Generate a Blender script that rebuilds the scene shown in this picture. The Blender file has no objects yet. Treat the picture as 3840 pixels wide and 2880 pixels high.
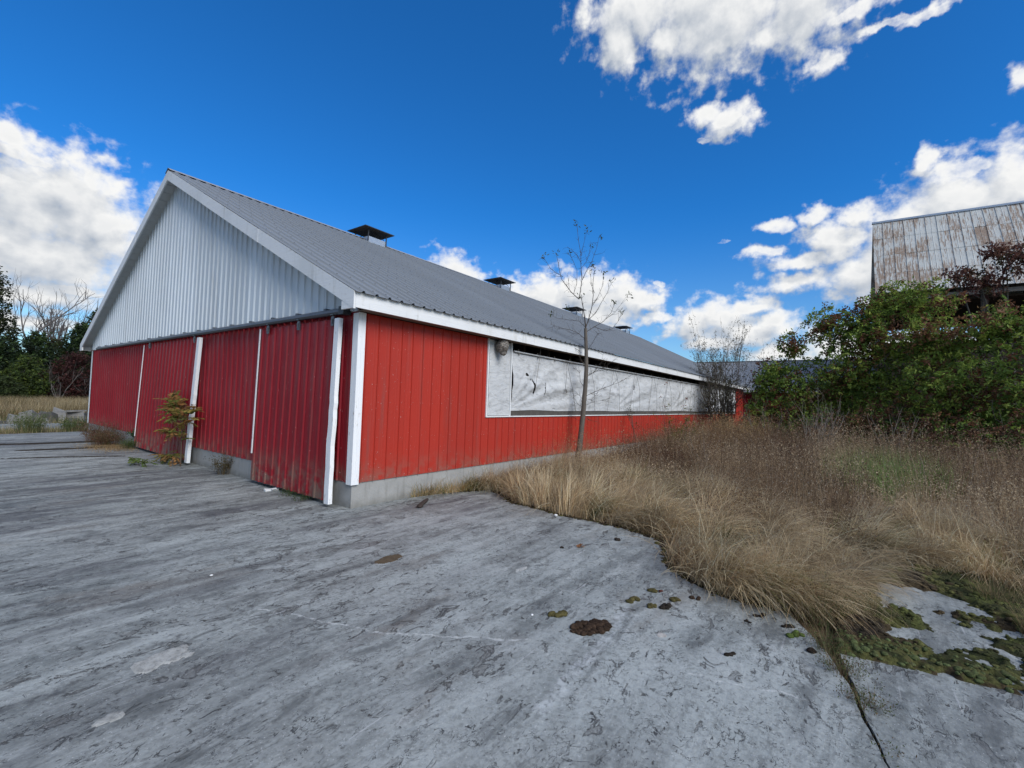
import bpy, math, random
import numpy as np
from mathutils import Vector, Matrix

scene = bpy.context.scene
COL = scene.collection
rad = math.radians

# ------------------------------------------------------------------ camera
cam_data = bpy.data.cameras.new("camera")
cam = bpy.data.objects.new("camera", cam_data)
COL.objects.link(cam)
CAM = Vector((-3.8326, -5.5812, 1.2389))
_f = Vector((0.80226, 0.59589, 0.035905)).normalized()
_r = Vector((0.594925, -0.803041, 0.034487)).normalized()
_u = _r.cross(_f).normalized()
_r = _f.cross(_u).normalized()
M = Matrix((( _r.x, _u.x, -_f.x, CAM.x), (_r.y, _u.y, -_f.y, CAM.y), (_r.z, _u.z, -_f.z, CAM.z), (0, 0, 0, 1)))
cam.matrix_world = M
cam_data.sensor_width = 36
cam_data.lens = 1703.47 / 3840 * 36
cam_data.clip_start = 0.05
cam_data.clip_end = 3000
scene.camera = cam

# ------------------------------------------------------------------ colour management
scene.view_settings.view_transform = 'Standard'
scene.view_settings.look = 'None'
scene.view_settings.gamma = 1
scene.view_settings.use_curve_mapping = False
scene.view_settings.exposure = 0.0
scene.cycles.use_denoising = True
scene.cycles.max_bounces = 8
scene.cycles.transparent_max_bounces = 12

# ------------------------------------------------------------------ sun
SUN_EL, SUN_DIR = rad(38), Vector((-0.24, -1.0, 0)).normalized()
sun_data = bpy.data.lights.new("sun", 'SUN')
sun_data.energy = 3.6
sun_data.angle = rad(38)
sun_data.color = (1.0, 0.975, 0.94)
sun = bpy.data.objects.new("sun", sun_data)
COL.objects.link(sun)
_s = Vector((SUN_DIR.x * math.cos(SUN_EL), SUN_DIR.y * math.cos(SUN_EL), math.sin(SUN_EL)))
sun.rotation_euler = _s.to_track_quat('Z', 'Y').to_euler()

# ------------------------------------------------------------------ node helper
class NT:
    def __init__(s, tree):
        s.t = tree; s.n = tree.nodes; s.l = tree.links
    def node(s, typ, **kw):
        n = s.n.new(typ)
        for k, v in kw.items(): setattr(n, k, v)
        return n
    def put(s, sock, v):
        if v is None: return
        if isinstance(v, bpy.types.NodeSocket): s.l.new(v, sock)
        else:
            if hasattr(sock.default_value, '__len__') and not isinstance(v, (int, float)):
                v = tuple(v)
                if len(sock.default_value) == 4 and len(v) == 3: v = v + (1,)
                sock.default_value = v
            elif hasattr(sock.default_value, '__len__'):
                sock.default_value = [v] * len(sock.default_value)
            else: sock.default_value = v
    def math(s, op, a, b=None, c=None, clamp=False):
        n = s.node('ShaderNodeMath', operation=op, use_clamp=clamp)
        s.put(n.inputs[0], a); s.put(n.inputs[1], b); s.put(n.inputs[2], c)
        return n.outputs[0]
    def vec(s, op, a, b=None, out=0):
        n = s.node('ShaderNodeVectorMath', operation=op)
        s.put(n.inputs[0], a); s.put(n.inputs[1], b)
        return n.outputs[out]
    def noise(s, v, scale, detail=4, rough=.55, dist=0., color=False, dim='3D', lac=2.0):
        n = s.node('ShaderNodeTexNoise', noise_dimensions=dim)
        s.put(n.inputs['Vector'], v)
        n.inputs['Scale'].default_value = scale; n.inputs['Detail'].default_value = detail
        n.inputs['Roughness'].default_value = rough; n.inputs['Distortion'].default_value = dist
        n.inputs['Lacunarity'].default_value = lac
        return n.outputs['Color' if color else 'Fac']
    def voronoi(s, v, scale, feature='F1', out='Distance', rnd=1.):
        n = s.node('ShaderNodeTexVoronoi', feature=feature)
        s.put(n.inputs['Vector'], v); n.inputs['Scale'].default_value = scale
        n.inputs['Randomness'].default_value = rnd
        return n.outputs[out]
    def step(s, v, a, b, x=0., y=1.):
        n = s.node('ShaderNodeMapRange', interpolation_type='SMOOTHSTEP')
        s.put(n.inputs[0], v)
        for i, q in enumerate((a, b, x, y)): n.inputs[i + 1].default_value = q
        return n.outputs[0]
    def mix(s, f, a, b, mode='MIX'):
        n = s.node('ShaderNodeMix', data_type='RGBA', blend_type=mode)
        s.put(n.inputs[0], f); s.put(n.inputs[6], a); s.put(n.inputs[7], b)
        return n.outputs[2]
    def mapping(s, v, scale=(1, 1, 1), rot=(0, 0, 0), loc=(0, 0, 0)):
        n = s.node('ShaderNodeMapping')
        s.put(n.inputs['Vector'], v)
        n.inputs['Scale'].default_value = scale; n.inputs['Rotation'].default_value = rot
        n.inputs['Location'].default_value = loc
        return n.outputs[0]
    def bump(s, h, strength, dist, normal=None):
        n = s.node('ShaderNodeBump')
        n.inputs['Strength'].default_value = strength; n.inputs['Distance'].default_value = dist
        s.put(n.inputs['Height'], h)
        if normal is not None: s.put(n.inputs['Normal'], normal)
        return n.outputs[0]
    def coord(s, out='Object'):
        return s.node('ShaderNodeTexCoord').outputs[out]
    def pos(s):
        return s.node('ShaderNodeNewGeometry').outputs['Position']
    def attr(s, name='Col'):
        return s.node('ShaderNodeAttribute', attribute_name=name).outputs['Color']
    def rnd(s):
        return s.node('ShaderNodeObjectInfo').outputs['Random']

def material(name, fn, rough=.8, spec=.3, metal=0.):
    m = bpy.data.materials.new(name); m.use_nodes = True
    t = NT(m.node_tree)
    b = [n for n in m.node_tree.nodes if n.type == 'BSDF_PRINCIPLED'][0]
    b.inputs['Roughness'].default_value = rough
    b.inputs['Specular IOR Level'].default_value = spec
    b.inputs['Metallic'].default_value = metal
    r = fn(t, b)
    if r is not None:
        t.put(b.inputs['Base Color'], r)
    return m

# ------------------------------------------------------------------ world: Nishita sky with a field of cumulus
world = bpy.data.worlds.new("World"); scene.world = world; world.use_nodes = True
wt = NT(world.node_tree)
world.node_tree.nodes.clear()
# (azimuth, elevation, half width, half height) of the clouds in degrees
CLOUDS = [(67.9, 41.0, 6.1, 2.5), (77.5, 38.8, 7.8, 3.6), (85.5, 38.0, 4.8, 3.1), (71.4, 38.0, 2.4, 1.3), (81.9, 36.6, 2.2, 1.2), (65.7, 38.5, 2.3, 2.2), (77.6, 37.4, 4.2, 1.5), (87.2, 33.0, 1.5, 0.7), (89.6, 36.1, 2.8, 0.6), (93.7, 34.4, 3.0, 0.3), (96.7, 34.0, 2.4, 0.3), (85.5, 36.4, 2.3, 1.7), (76.2, 31.1, 2.0, .9), (79.2, 29.7, 2.8, 0.7), (76.0, 29.1, 0.9, 0.3), (101.8, 27.1, 0.8, 0.7), (87.4, 20.0, 1.4, 0.7), (84.0, 19.5, 1.6, 0.5), (82.2, 17.0, 1.5, 0.6), (86.2, 15.8, 3.2, 0.8), (88.6, 17.3, 2.8, 1.7), (91.6, 14.1, 4.2, 2.4), (94.4, 17.1, 3.6, 2.8), (97.6, 19.1, 3.8, 2.5), (101.3, 19.2, 2.9, 2.5), (95.7, 22.7, 0.9, 0.9), (98.2, 21.5, 1.9, 0.6), (85.3, 13.4, 2.9, 1.0), (90.5, 19.1, 1.5, 0.9), (95.8, 11.8, 4.2, 2.5), (5.2, 19.0, 3.3, 0.8), (4.2, 20.2, 1.7, 0.8), (7.0, 19.1, 1.4, 0.7), (5.8, 15.1, 4.0, 3.7), (9.3, 14.6, 4.5, 4.3), (4.4, 11.7, 4.3, 4.0), (6.9, 10.8, 5.7, 2.7), (11.3, 14.3, 2.4, 3.3), (1.5, 11.6, 3.9, 4.8), (6.5, 7.7, 5.2, 1.1), (6.1, 9.0, 3.6, 0.6), (8.8, 8.6, 2.8, 0.9), (4.8, 4.9, 2.9, 0.8), (8.9, 5.0, 1.9, 0.6), (8.0, 6.2, 1.5, 0.4), (40.3, 17.3, 1.2, 0.4), (45.2, 16.2, 2.7, 1.8), (43.3, 14.7, 2.3, 1.3), (57.3, 13.9, 4.7, 2.2), (62.0, 14.2, 6.2, 2.3), (67.1, 13.9, 3.8, 1.9), (55.6, 12.5, 2.9, 1.4), (63.8, 12.0, 4.4, 1.9), (69.8, 13.7, 1.6, 1.0), (70.4, 10.4, 2.0, 0.6), (78.0, 18.7, 0.6, 0.2), (71.4, 14.8, 0.6, 0.3), (75.2, 9.6, 2.9, 1.9), (78.6, 10.0, 3.7, 1.8), (80.9, 11.4, 2.5, 1.0), (80.0, 8.7, 4.3, 1.5), (83.2, 9.3, 2.2, 1.2), (77.2, 7.4, 3.3, 1.0), (83.7, 6.3, 3.4, 1.1), (64.4, 9.8, 3.3, 0.7), (90.5, 6.2, 4.5, 2.2), (97, 5.5, 5, 2.2), (87, 3, 6, 1.2), (78.2, 30.5, 2.3, 1.1), (8, 17, 5, 3), (75, 40.5, 6, 3.2), (96, 16, 6, 3)]
grp = bpy.data.node_groups.new("cloud_density", 'ShaderNodeTree')
grp.interface.new_socket("p", in_out='INPUT', socket_type='NodeSocketVector')
grp.interface.new_socket("d", in_out='OUTPUT', socket_type='NodeSocketFloat')
grp.interface.new_socket("soft", in_out='OUTPUT', socket_type='NodeSocketFloat')
g = NT(grp)
gi = g.node('NodeGroupInput'); go = g.node('NodeGroupOutput')
p0 = gi.outputs[0]
w1 = g.vec('SUBTRACT', g.noise(p0, .22, 2, color=True, dim='2D'), (.5, .5, .5))
w2 = g.vec('SUBTRACT', g.noise(p0, .9, 3, color=True, dim='2D'), (.5, .5, .5))
p1 = g.vec('ADD', p0, g.vec('MULTIPLY', w1, (3.4, 2.2, 0)))
p1 = g.vec('ADD', p1, g.vec('MULTIPLY', w2, (1.3, .8, 0)))
acc = None
for (a, e, w, h) in CLOUDS:
    if 38 < a < 71 and 11 < e < 18: e -= .9
    q = g.vec('SUBTRACT', p1, (a, e, 0))
    q = g.vec('MULTIPLY', q, (1 / (w * 1.28), 1 / (h * 1.30), 0))
    ln = g.vec('LENGTH', q, out=1)
    v = g.math('SUBTRACT', 1.0, ln)
    wgt = min(1., .14 + .62 * h)
    if wgt < 1: v = g.math('MINIMUM', v, wgt - .05)
    acc = v if acc is None else g.math('MAXIMUM', acc, v)
# the rest of the sky, well outside the photograph, has the same kind of clouds
sep = g.node('ShaderNodeSeparateXYZ'); g.put(sep.inputs[0], p0)
da = g.math('ABSOLUTE', g.math('SUBTRACT', sep.outputs[0], 52.5))
away = g.math('MAXIMUM', g.step(da, 52, 58), g.step(sep.outputs[1], 45, 52))
far = g.math('SUBTRACT', g.math('MULTIPLY', g.noise(g.vec('MULTIPLY', p0, (1, 2, 1)), .045, 3, dim='2D'), 5.0), 2.55)
far = g.math('MINIMUM', far, .8)
far = g.math('ADD', g.math('MULTIPLY', far, away), g.math('MULTIPLY', g.math('SUBTRACT', 1, away), -1.))
acc = g.math('MAXIMUM', g.math('MAXIMUM', acc, -1), far)
fb = g.noise(g.vec('MULTIPLY', p0, (1, 1.25, 1)), .5, 7, .52, dim='2D')
fc = g.noise(g.vec('MULTIPLY', p0, (1, 1, 1)), 2.2, 6, .6, dim='2D')
solid = g.step(acc, .10, .62, 1., .22)      # the heart of a cumulus has no holes, its rim is ragged
tot = g.math('ADD', acc, g.math('MULTIPLY', g.math('MULTIPLY', g.math('SUBTRACT', fb, .5), 1.9), solid))
tot = g.math('ADD', tot, g.math('MULTIPLY', g.math('SUBTRACT', fc, .5), .30))
g.put(go.inputs[0], tot); g.put(go.inputs[1], g.math('ADD', acc, g.math('MULTIPLY', g.math('SUBTRACT', fb, .5), .9)))

dirv = wt.coord('Generated')
sp = wt.node('ShaderNodeSeparateXYZ'); wt.put(sp.inputs[0], dirv)
DEG = 57.29578
azi = wt.math('MULTIPLY', wt.math('ARCTAN2', sp.outputs[0], sp.outputs[1]), DEG)
ele = wt.math('MULTIPLY', wt.math('ARCSINE', sp.outputs[2]), DEG)
cb = wt.node('ShaderNodeCombineXYZ'); wt.put(cb.inputs[0], azi); wt.put(cb.inputs[1], ele)
pp = cb.outputs[0]
def dens(v):
    n = wt.node('ShaderNodeGroup'); n.node_tree = grp
    wt.put(n.inputs[0], v); return n.outputs
D0, S0 = dens(pp)
D1, S1 = dens(wt.vec('ADD', pp, (.8, 1.5, 0)))
alpha = wt.step(D0, -.30, .66)
alpha = wt.math('MULTIPLY', alpha, wt.step(sp.outputs[2], -.02, .03))
lit = wt.math('ADD', .60, wt.math('MULTIPLY', wt.math('SUBTRACT', S0, S1), .85))
lit = wt.math('ADD', lit, wt.math('MULTIPLY', wt.math('SUBTRACT', D0, D1), .16), clamp=True)
lit = wt.math('SUBTRACT', lit, wt.step(S0, .45, 1.1, 0, .20), clamp=True)
ccol = wt.mix(lit, (.43, .49, .58), (1.0, 1.0, .99))
sky = wt.node('ShaderNodeTexSky', sky_type='NISHITA')
sky.sun_disc = False
sky.sun_elevation = SUN_EL
sky.sun_rotation = math.atan2(SUN_DIR.x, SUN_DIR.y)
sky.altitude = 300; sky.air_density = 1.0; sky.dust_density = .4; sky.ozone_density = 3.0
tint = wt.mix(wt.step(sp.outputs[2], -.02, .40), (.82, 1.02, 1.12), (.15, .80, 1.42))
skyc = wt.mix(1., sky.outputs[0], tint, 'MULTIPLY')
bg1 = wt.node('ShaderNodeBackground'); wt.put(bg1.inputs[0], skyc); bg1.inputs[1].default_value = .12
bg2 = wt.node('ShaderNodeBackground'); wt.put(bg2.inputs[0], ccol); bg2.inputs[1].default_value = .95
mx = wt.node('ShaderNodeMixShader')
wt.put(mx.inputs[0], alpha); wt.l.new(bg1.outputs[0], mx.inputs[1]); wt.l.new(bg2.outputs[0], mx.inputs[2])
wo = wt.node('ShaderNodeOutputWorld'); wt.l.new(mx.outputs[0], wo.inputs[0])
world.cycles.sampling_method = 'MANUAL'
world.cycles.sample_map_resolution = 512

# ------------------------------------------------------------------ materials
SCUFFS = [  # long marks scraped into or stained onto the slab: (points, half width, colour, strength)
    ([(-2.17, -2.12), (-1.96, -2.72), (-1.84, -3.04), (-1.54, -3.5), (-1.24, -3.88)], .010, (.55, .56, .54), .6),
    ([(-3.46, -2.27), (-3.28, -2.32), (-3.08, -2.22), (-2.68, -2.12)], .030, (.05, .05, .05), .75),
    ([(-3.36, -1.09), (-3.14, -1.14), (-2.7, -1.27)], .050, (.05, .05, .05), .75),
    ([(-2.52, -2.04), (-2.37, -2.09), (-1.67, -1.92), (-1.02, -1.94)], .032, (.05, .05, .05), .7),
    ([(-3.33, -.78), (-3.17, -.88), (-2.96, -1.03), (-2.79, -.97)], .07, (.05, .05, .052), .6),
    ([(-.94, -4.82), (-.86, -5.12), (-.78, -5.4)], .008, (.6, .6, .58), .5),
    ([(-1.8, -4.32), (-1.31, -4.28), (-.88, -4.27), (-.38, -4.2)], .035, (.50, .52, .52), .55),
    ([(-.44, -5.31), (-.75, -5.40), (-.96, -5.50)], .007, (.03, .03, .03), .9)]
def seg_dist(t, P, a, b):
    ba = (b[0] - a[0], b[1] - a[1], 0); L2 = ba[0] ** 2 + ba[1] ** 2
    pa = t.vec('SUBTRACT', P, (a[0], a[1], 0))
    h = t.math('MULTIPLY', t.vec('DOT_PRODUCT', pa, ba, out=1), 1 / L2, clamp=True)
    n = t.node('ShaderNodeVectorMath', operation='SCALE'); n.inputs[0].default_value = ba; t.put(n.inputs['Scale'], h)
    return t.vec('LENGTH', t.vec('SUBTRACT', pa, n.outputs[0]), out=1)
def m_slab(t, b):
    P = t.pos()
    Q = t.mapping(P, scale=(.45, 2.6, 1), rot=(0, 0, rad(-6)))
    Q2 = t.mapping(P, scale=(.8, 2.2, 1), rot=(0, 0, rad(-9)))
    big = t.noise(P, .45, 4, .6)
    streak = t.noise(Q, 1.3, 7, .62, .3)
    streak2 = t.noise(Q2, 5.0, 7, .68, .6)
    fine = t.noise(P, 34, 5, .7)
    base = t.mix(t.step(streak, .36, .66), (.118, .130, .124), (.315, .338, .325))
    base = t.mix(t.step(big, .35, .7, 0, .5), base, (.235, .236, .222))
    base = t.mix(t.step(streak2, .52, .74, 0, .55), base, (.10, .106, .10))
    iso = t.noise(P, 7.5, 8, .74, .3)
    base = t.mix(t.step(iso, .38, .66, 0, .55), base, (.335, .355, .34))
    for k, (sc_, th) in enumerate(((3.3, .010), (7.5, .014), (15., .018))):
        ln_ = t.math('ABSOLUTE', t.math('SUBTRACT', t.noise(t.mapping(P, scale=(1, 1.5, 1), rot=(0, 0, .3 * k), loc=(k * 5., k * 3., 0)), sc_, 5, .62, .5), .5))
        ln_ = t.math('SUBTRACT', 1, t.step(ln_, th * .35, th))
        gate = t.step(t.noise(t.mapping(P, loc=(k * 9., 4., 0)), sc_ * .9, 3, .6), .54, .62)
        base = t.mix(t.math('MULTIPLY', t.math('MULTIPLY', ln_, gate), .92), base, (.025, .025, .025))
    base = t.mix(t.step(t.noise(Q2, 2.1, 8, .7), .56, .72, 0, .5), base, (.47, .49, .475))
    # spalls: shallow flakes gone from the surface, darker round their rims
    sv = t.noise(t.mapping(P, scale=(1, 1.7, 1)), 4.6, 8, .66, .9)
    sp_ = t.step(sv, .585, .60)
    inner = t.step(sv, .61, .66)
    rim = t.math('MULTIPLY', sp_, t.math('SUBTRACT', 1, inner))
    msk = t.step(t.noise(P, .8, 3), .38, .55)
    rim = t.math('MULTIPLY', rim, msk)
    base = t.mix(t.math('MULTIPLY', t.math('MULTIPLY', inner, msk), .55), base, (.13, .125, .115))
    base = t.mix(t.math('MULTIPLY', rim, .85), base, (.05, .047, .043))
    sv2 = t.noise(t.mapping(P, scale=(1, 1.9, 1), loc=(7, 3, 0)), 11, 6, .7, 1.2)
    pit = t.step(sv2, .63, .66)
    base = t.mix(t.math('MULTIPLY', pit, .9), base, (.045, .043, .04))
    # white scrapes
    sc = t.noise(t.mapping(P, scale=(1.2, 40, 1), rot=(0, 0, rad(-22))), .9, 3, .5)
    scm = t.math('MULTIPLY', t.step(sc, .66, .70), t.step(t.noise(P, 1.3, 2), .5, .62))
    base = t.mix(t.math('MULTIPLY', scm, .5), base, (.5, .5, .5))
    # brown stains
    st = t.step(t.noise(t.mapping(P, scale=(.7, 1.6, 1), loc=(3, 9, 0)), .75, 6, .65), .55, .72, 0, .55)
    base = t.mix(st, base, (.15, .125, .10))
    # black algae film that grows in bands along the way the water runs
    sx = t.node('ShaderNodeSeparateXYZ'); t.put(sx.inputs[0], P)
    nearwall = t.step(sx.outputs[1], -3.5, 0, .35, .8)
    st = t.math('MULTIPLY', t.step(t.noise(t.mapping(P, scale=(.32, 1.5, 1), rot=(0, 0, rad(-5)), loc=(1, 4, 0)), 1.0, 8, .7, .4), .48, .64), nearwall)
    base = t.mix(st, base, (.062, .062, .066))
    base = t.mix(t.step(fine, .42, .72, 0, .35), base, (.1, .1, .1))
    base = t.mix(t.step(t.noise(P, 90, 2, .5), .66, .74, 0, .6), base, (.5, .5, .49))
    h = t.math('ADD', t.math('MULTIPLY', fine, .25), t.math('MULTIPLY', streak2, .35))
    h = t.math('SUBTRACT', h, t.math('MULTIPLY', t.math('MULTIPLY', sp_, msk), .8))
    h = t.math('SUBTRACT', h, t.math('MULTIPLY', pit, .5))
    base = t.mix(t.step(t.noise(P, 26, 6, .75), .50, .62, 0, .38), base, (.07, .072, .066))
    PF = t.vec('MULTIPLY', P, (1, 1, 0))
    PW = t.vec('ADD', PF, t.vec('MULTIPLY', t.vec('SUBTRACT', t.noise(P, 5, 5, .65, color=True), (.5, .5, .5)), (.16, .16, 0)))
    for pts, hw, col_, amt in SCUFFS:
        d = None
        for p_, q_ in zip(pts[:-1], pts[1:]):
            e = seg_dist(t, PW, p_, q_); d = e if d is None else t.math('MINIMUM', d, e)
        m = t.math('SUBTRACT', 1, t.step(d, hw * .5, hw * 1.5))
        m = t.math('MULTIPLY', m, t.step(t.noise(P, 16, 6, .75), .42, .60, .12, 1))
        base = t.mix(t.math('MULTIPLY', m, amt), base, col_)
    # worn pale areas and darker damp-looking ones
    wn = t.noise(t.mapping(P, scale=(.7, 1.9, 1), rot=(0, 0, rad(-8)), loc=(4, 2, 0)), 1.6, 9, .72, .5)
    base = t.mix(t.step(wn, .54, .64, 0, .42), base, (.38, .40, .385))
    base = t.mix(t.step(wn, .47, .38, 0, .62), base, (.075, .08, .078))
    t.put(b.inputs['Normal'], t.bump(h, 1., .016))
    t.put(b.inputs['Roughness'], t.step(streak, .3, .7, .62, .85))
    return base
MAT_SLAB = material("weathered_concrete_slab", m_slab, .75, .35)

def m_soil(t, b):
    P = t.pos()
    c = t.mix(t.noise(P, 1.1, 6, .65), (.055, .038, .022), (.17, .125, .07))
    c = t.mix(t.step(t.noise(P, .25, 3), .5, .7), c, (.24, .18, .10))
    t.put(b.inputs['Normal'], t.bump(t.noise(P, 12, 6, .7), 1, .03))
    return c
MAT_SOIL = material("straw_covered_soil", m_soil, .95, .1)

def metal_paint(name, c1, c2, rough, wave=.25, dirt=(.1, .08, .07), dirtamt=.35, spots=None):
    def fn(t, b):
        P = t.pos(); R = t.rnd()
        n = t.noise(P, .8, 4, .6)
        c = t.mix(n, c1, c2)
        c = t.mix(t.math('MULTIPLY', R, .42), c, tuple(x * .68 for x in c1))
        dz = t.noise(t.mapping(P, scale=(7, 7, .5)), 1.0, 6, .65)
        c = t.mix(t.step(dz, .5, .78, 0, dirtamt), c, dirt)
        sepz = t.node('ShaderNodeSeparateXYZ'); t.put(sepz.inputs[0], P)
        low = t.math('MULTIPLY', t.step(sepz.outputs[2], -.3, .45, .9, 0.), t.step(t.noise(P, 5, 5, .7), .38, .62))
        if spots:
            c = t.mix(low, c, (.16, .12, .09))
            ch = t.math('MULTIPLY', t.step(t.noise(P, 46, 2, .5), .735, .76), .85)
            c = t.mix(ch, c, spots)
        t.put(b.inputs['Roughness'], t.step(n, .3, .7, rough - .05, rough + .15))
        t.put(b.inputs['Normal'], t.bump(t.noise(t.mapping(P, scale=(1.6, 1.6, .7)), 1.7, 2), wave, .05,
              t.bump(t.noise(P, 160, 2), .12, .002)))
        return c
    return material(name, fn, rough, .25)
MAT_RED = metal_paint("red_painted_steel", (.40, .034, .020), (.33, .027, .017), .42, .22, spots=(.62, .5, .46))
MAT_RED_SHADE = metal_paint("shade_toned_red_steel", (.27, .009, .017), (.215, .007, .013), .46, .30, spots=(.6, .5, .48))  # the same red steel with the gable side's shade put into its colour
MAT_WHITE_SHEET = metal_paint("white_painted_steel", (.60, .645, .665), (.53, .575, .60), .5, .2, dirt=(.3, .3, .29), dirtamt=.4)
MAT_ROOF = metal_paint("grey_roof_steel", (.205, .222, .238), (.165, .18, .195), .5, .2, dirt=(.17, .18, .19), dirtamt=.3)
MAT_ROOF2 = metal_paint("pale_grey_roof_steel", (.30, .31, .32), (.24, .25, .26), .5, .2)

def m_whitewood(t, b):
    P = t.pos()
    g1 = t.noise(t.mapping(P, scale=(1.5, 1.5, 60)), 1.2, 4, .6)
    c = t.mix(g1, (.60, .60, .585), (.74, .745, .74))
    c = t.mix(t.step(t.noise(t.mapping(P, scale=(2, 2, 14)), 2.2, 6, .7), .60, .72, 0, .55), c, (.33, .31, .28))
    c = t.mix(t.step(t.noise(P, 1.1, 4), .5, .75, 0, .35), c, (.45, .46, .44))
    c = t.mix(t.step(t.noise(t.mapping(P, scale=(5, 5, .9)), 1.6, 7, .7), .54, .70, 0, .4), c, (.36, .35, .31))
    t.put(b.inputs['Normal'], t.bump(g1, .5, .006))
    return c
MAT_WHITEWOOD = material("white_painted_wood", m_whitewood, .6, .3)
def m_peel(t, b):
    P = t.pos()
    g1 = t.noise(t.mapping(P, scale=(50, 50, 1.5)), 1.2, 4, .6)
    c = t.mix(g1, (.66, .66, .65), (.78, .78, .78))
    c = t.mix(t.step(t.noise(t.mapping(P, scale=(9, 9, 3)), 2.0, 7, .7), .60, .66, 0, .75), c, (.34, .31, .27))
    t.put(b.inputs['Normal'], t.bump(g1, .6, .006))
    return c
MAT_PEEL = material("peeling_white_board", m_peel, .6, .3)

def m_conc(t, b):
    P = t.pos()
    c = t.mix(t.noise(P, 3, 6, .65), (.20, .195, .18), (.38, .375, .355))
    c = t.mix(t.step(t.noise(t.mapping(P, scale=(6, 6, .8)), 1, 5, .6), .5, .75, 0, .5), c, (.13, .12, .10))
    s = t.node('ShaderNodeSeparateXYZ'); t.put(s.inputs[0], P)
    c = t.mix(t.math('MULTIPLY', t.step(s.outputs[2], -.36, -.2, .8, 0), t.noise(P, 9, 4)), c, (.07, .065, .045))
    t.put(b.inputs['Normal'], t.bump(t.noise(P, 30, 6, .7), .7, .008))
    return c
MAT_CONC = material("grey_foundation_concrete", m_conc, .88, .2)

def plain(name, c, rough=.8, spec=.3, metal=0., var=.35, scale=6, bump=.4, dist=.01):
    def fn(t, b):
        P = t.pos()
        n = t.noise(P, scale, 5, .65)
        t.put(b.inputs['Normal'], t.bump(t.noise(P, scale * 3, 5, .65), bump, dist))
        return t.mix(n, tuple(x * (1 - var) for x in c), tuple(min(1, x * (1 + var)) for x in c))
    return material(name, fn, rough, spec, metal)
MAT_DARKSTEEL = plain("dark_steel", (.035, .038, .042), .5, .5, .3)
MAT_TRACK = plain("grey_steel_track", (.10, .11, .125), .45, .5, .5)
MAT_GALV = plain("galvanised_steel", (.42, .46, .50), .42, .5, .7, var=.2, scale=14)
MAT_OLDWOOD = plain("weathered_grey_wood", (.17, .15, .125), .85, .2, var=.45, scale=11)
MAT_DARKWOOD = plain("dark_old_timber", (.045, .036, .028), .9, .15, var=.5)
MAT_INSIDE = plain("unlit_dark_interior", (.03, .027, .024), .95, .1)  # near-black colour stands in for the unlit inside
MAT_SOFFIT = plain("brown_plywood_soffit", (.20, .155, .12), .85, .2, var=.25)
MAT_VINYL = plain("white_vinyl_soffit", (.52, .53, .52), .6, .3, var=.1)
MAT_CORD = plain("grey_twine", (.16, .15, .14), .9, .1)
MAT_STONE = plain("pale_broken_concrete", (.17, .165, .155), .9, .2, var=.5, scale=5, bump=.8, dist=.03)
MAT_STONE2 = plain("dark_broken_concrete", (.08, .077, .07), .9, .2, var=.5, scale=5, bump=.8, dist=.03)
MAT_SILL = plain("blackened_weathered_board", (.075, .068, .06), .85, .2, var=.6, scale=9)
MAT_DARKDIRT = plain("dark_damp_dirt", (.035, .029, .022), .95, .1, var=.5, scale=15, bump=1, dist=.02)

def m_fabric(t, b):
    P = t.pos()
    c = t.mix(t.noise(P, 1.6, 5, .65), (.38, .385, .385), (.58, .585, .58))
    c = t.mix(t.step(t.noise(t.mapping(P, scale=(1.3, 1, 2.2)), 3.2, 7, .7), .50, .72, 0, .65), c, (.20, .20, .195))
    c = t.mix(t.step(t.noise(P, 9, 5, .7), .66, .74, 0, .6), c, (.20, .19, .17))
    wr = t.noise(t.mapping(P, scale=(1.0, 1, 2.6), rot=(0, rad(24), 0)), 3.2, 7, .66, .8)
    c = t.mix(t.step(wr, .52, .66, 0, .28), c, (.22, .22, .215))  # grime along the slanting creases, also painting in the folds' shadows
    t.put(b.inputs['Normal'], t.bump(wr, 1., .03))
    return c
MAT_FABRIC = material("dirty_fold_shaded_fabric", m_fabric, .75, .2)

def m_rust(t, b):
    P = t.pos(); O = t.coord('Object'); R = t.rnd()
    off = t.math('MULTIPLY', R, 37.)
    cx = t.node('ShaderNodeCombineXYZ'); t.put(cx.inputs[0], off); t.put(cx.inputs[1], off)
    Q = t.vec('ADD', O, cx.outputs[0])
    c = t.mix(t.noise(P, 2.2, 5, .6), (.34, .35, .33), (.55, .56, .53))
    c = t.mix(t.step(t.noise(t.mapping(Q, scale=(.8, 3.5, 1)), 3., 7, .7), .5, .7, 0, .5), c, (.30, .29, .27))
    streak = t.noise(t.mapping(Q, scale=(.7, 5.5, 1)), 1.9, 8, .72, .4)
    amt = t.math('ADD', streak, t.math('MULTIPLY', t.math('SUBTRACT', t.noise(P, .55, 3), .5), .55))
    amt = t.math('ADD', amt, t.math('MULTIPLY', t.math('SUBTRACT', R, .5), .12))
    k = t.step(amt, .455, .60)
    rc = t.mix(t.noise(Q, 9, 4), (.12, .062, .030), (.25, .145, .075))
    c = t.mix(t.math('MULTIPLY', k, .80), c, rc)
    c = t.mix(t.step(t.noise(t.mapping(Q, scale=(4, 1.2, 1)), 3, 6, .7), .52, .68, 0, .5), c, (.50, .51, .49))
    t.put(b.inputs['Normal'], t.bump(t.noise(Q, 14, 4), .3, .01))
    return c
MAT_RUST = material("rusting_galvanised_sheet", m_rust, .65, .3)

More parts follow.
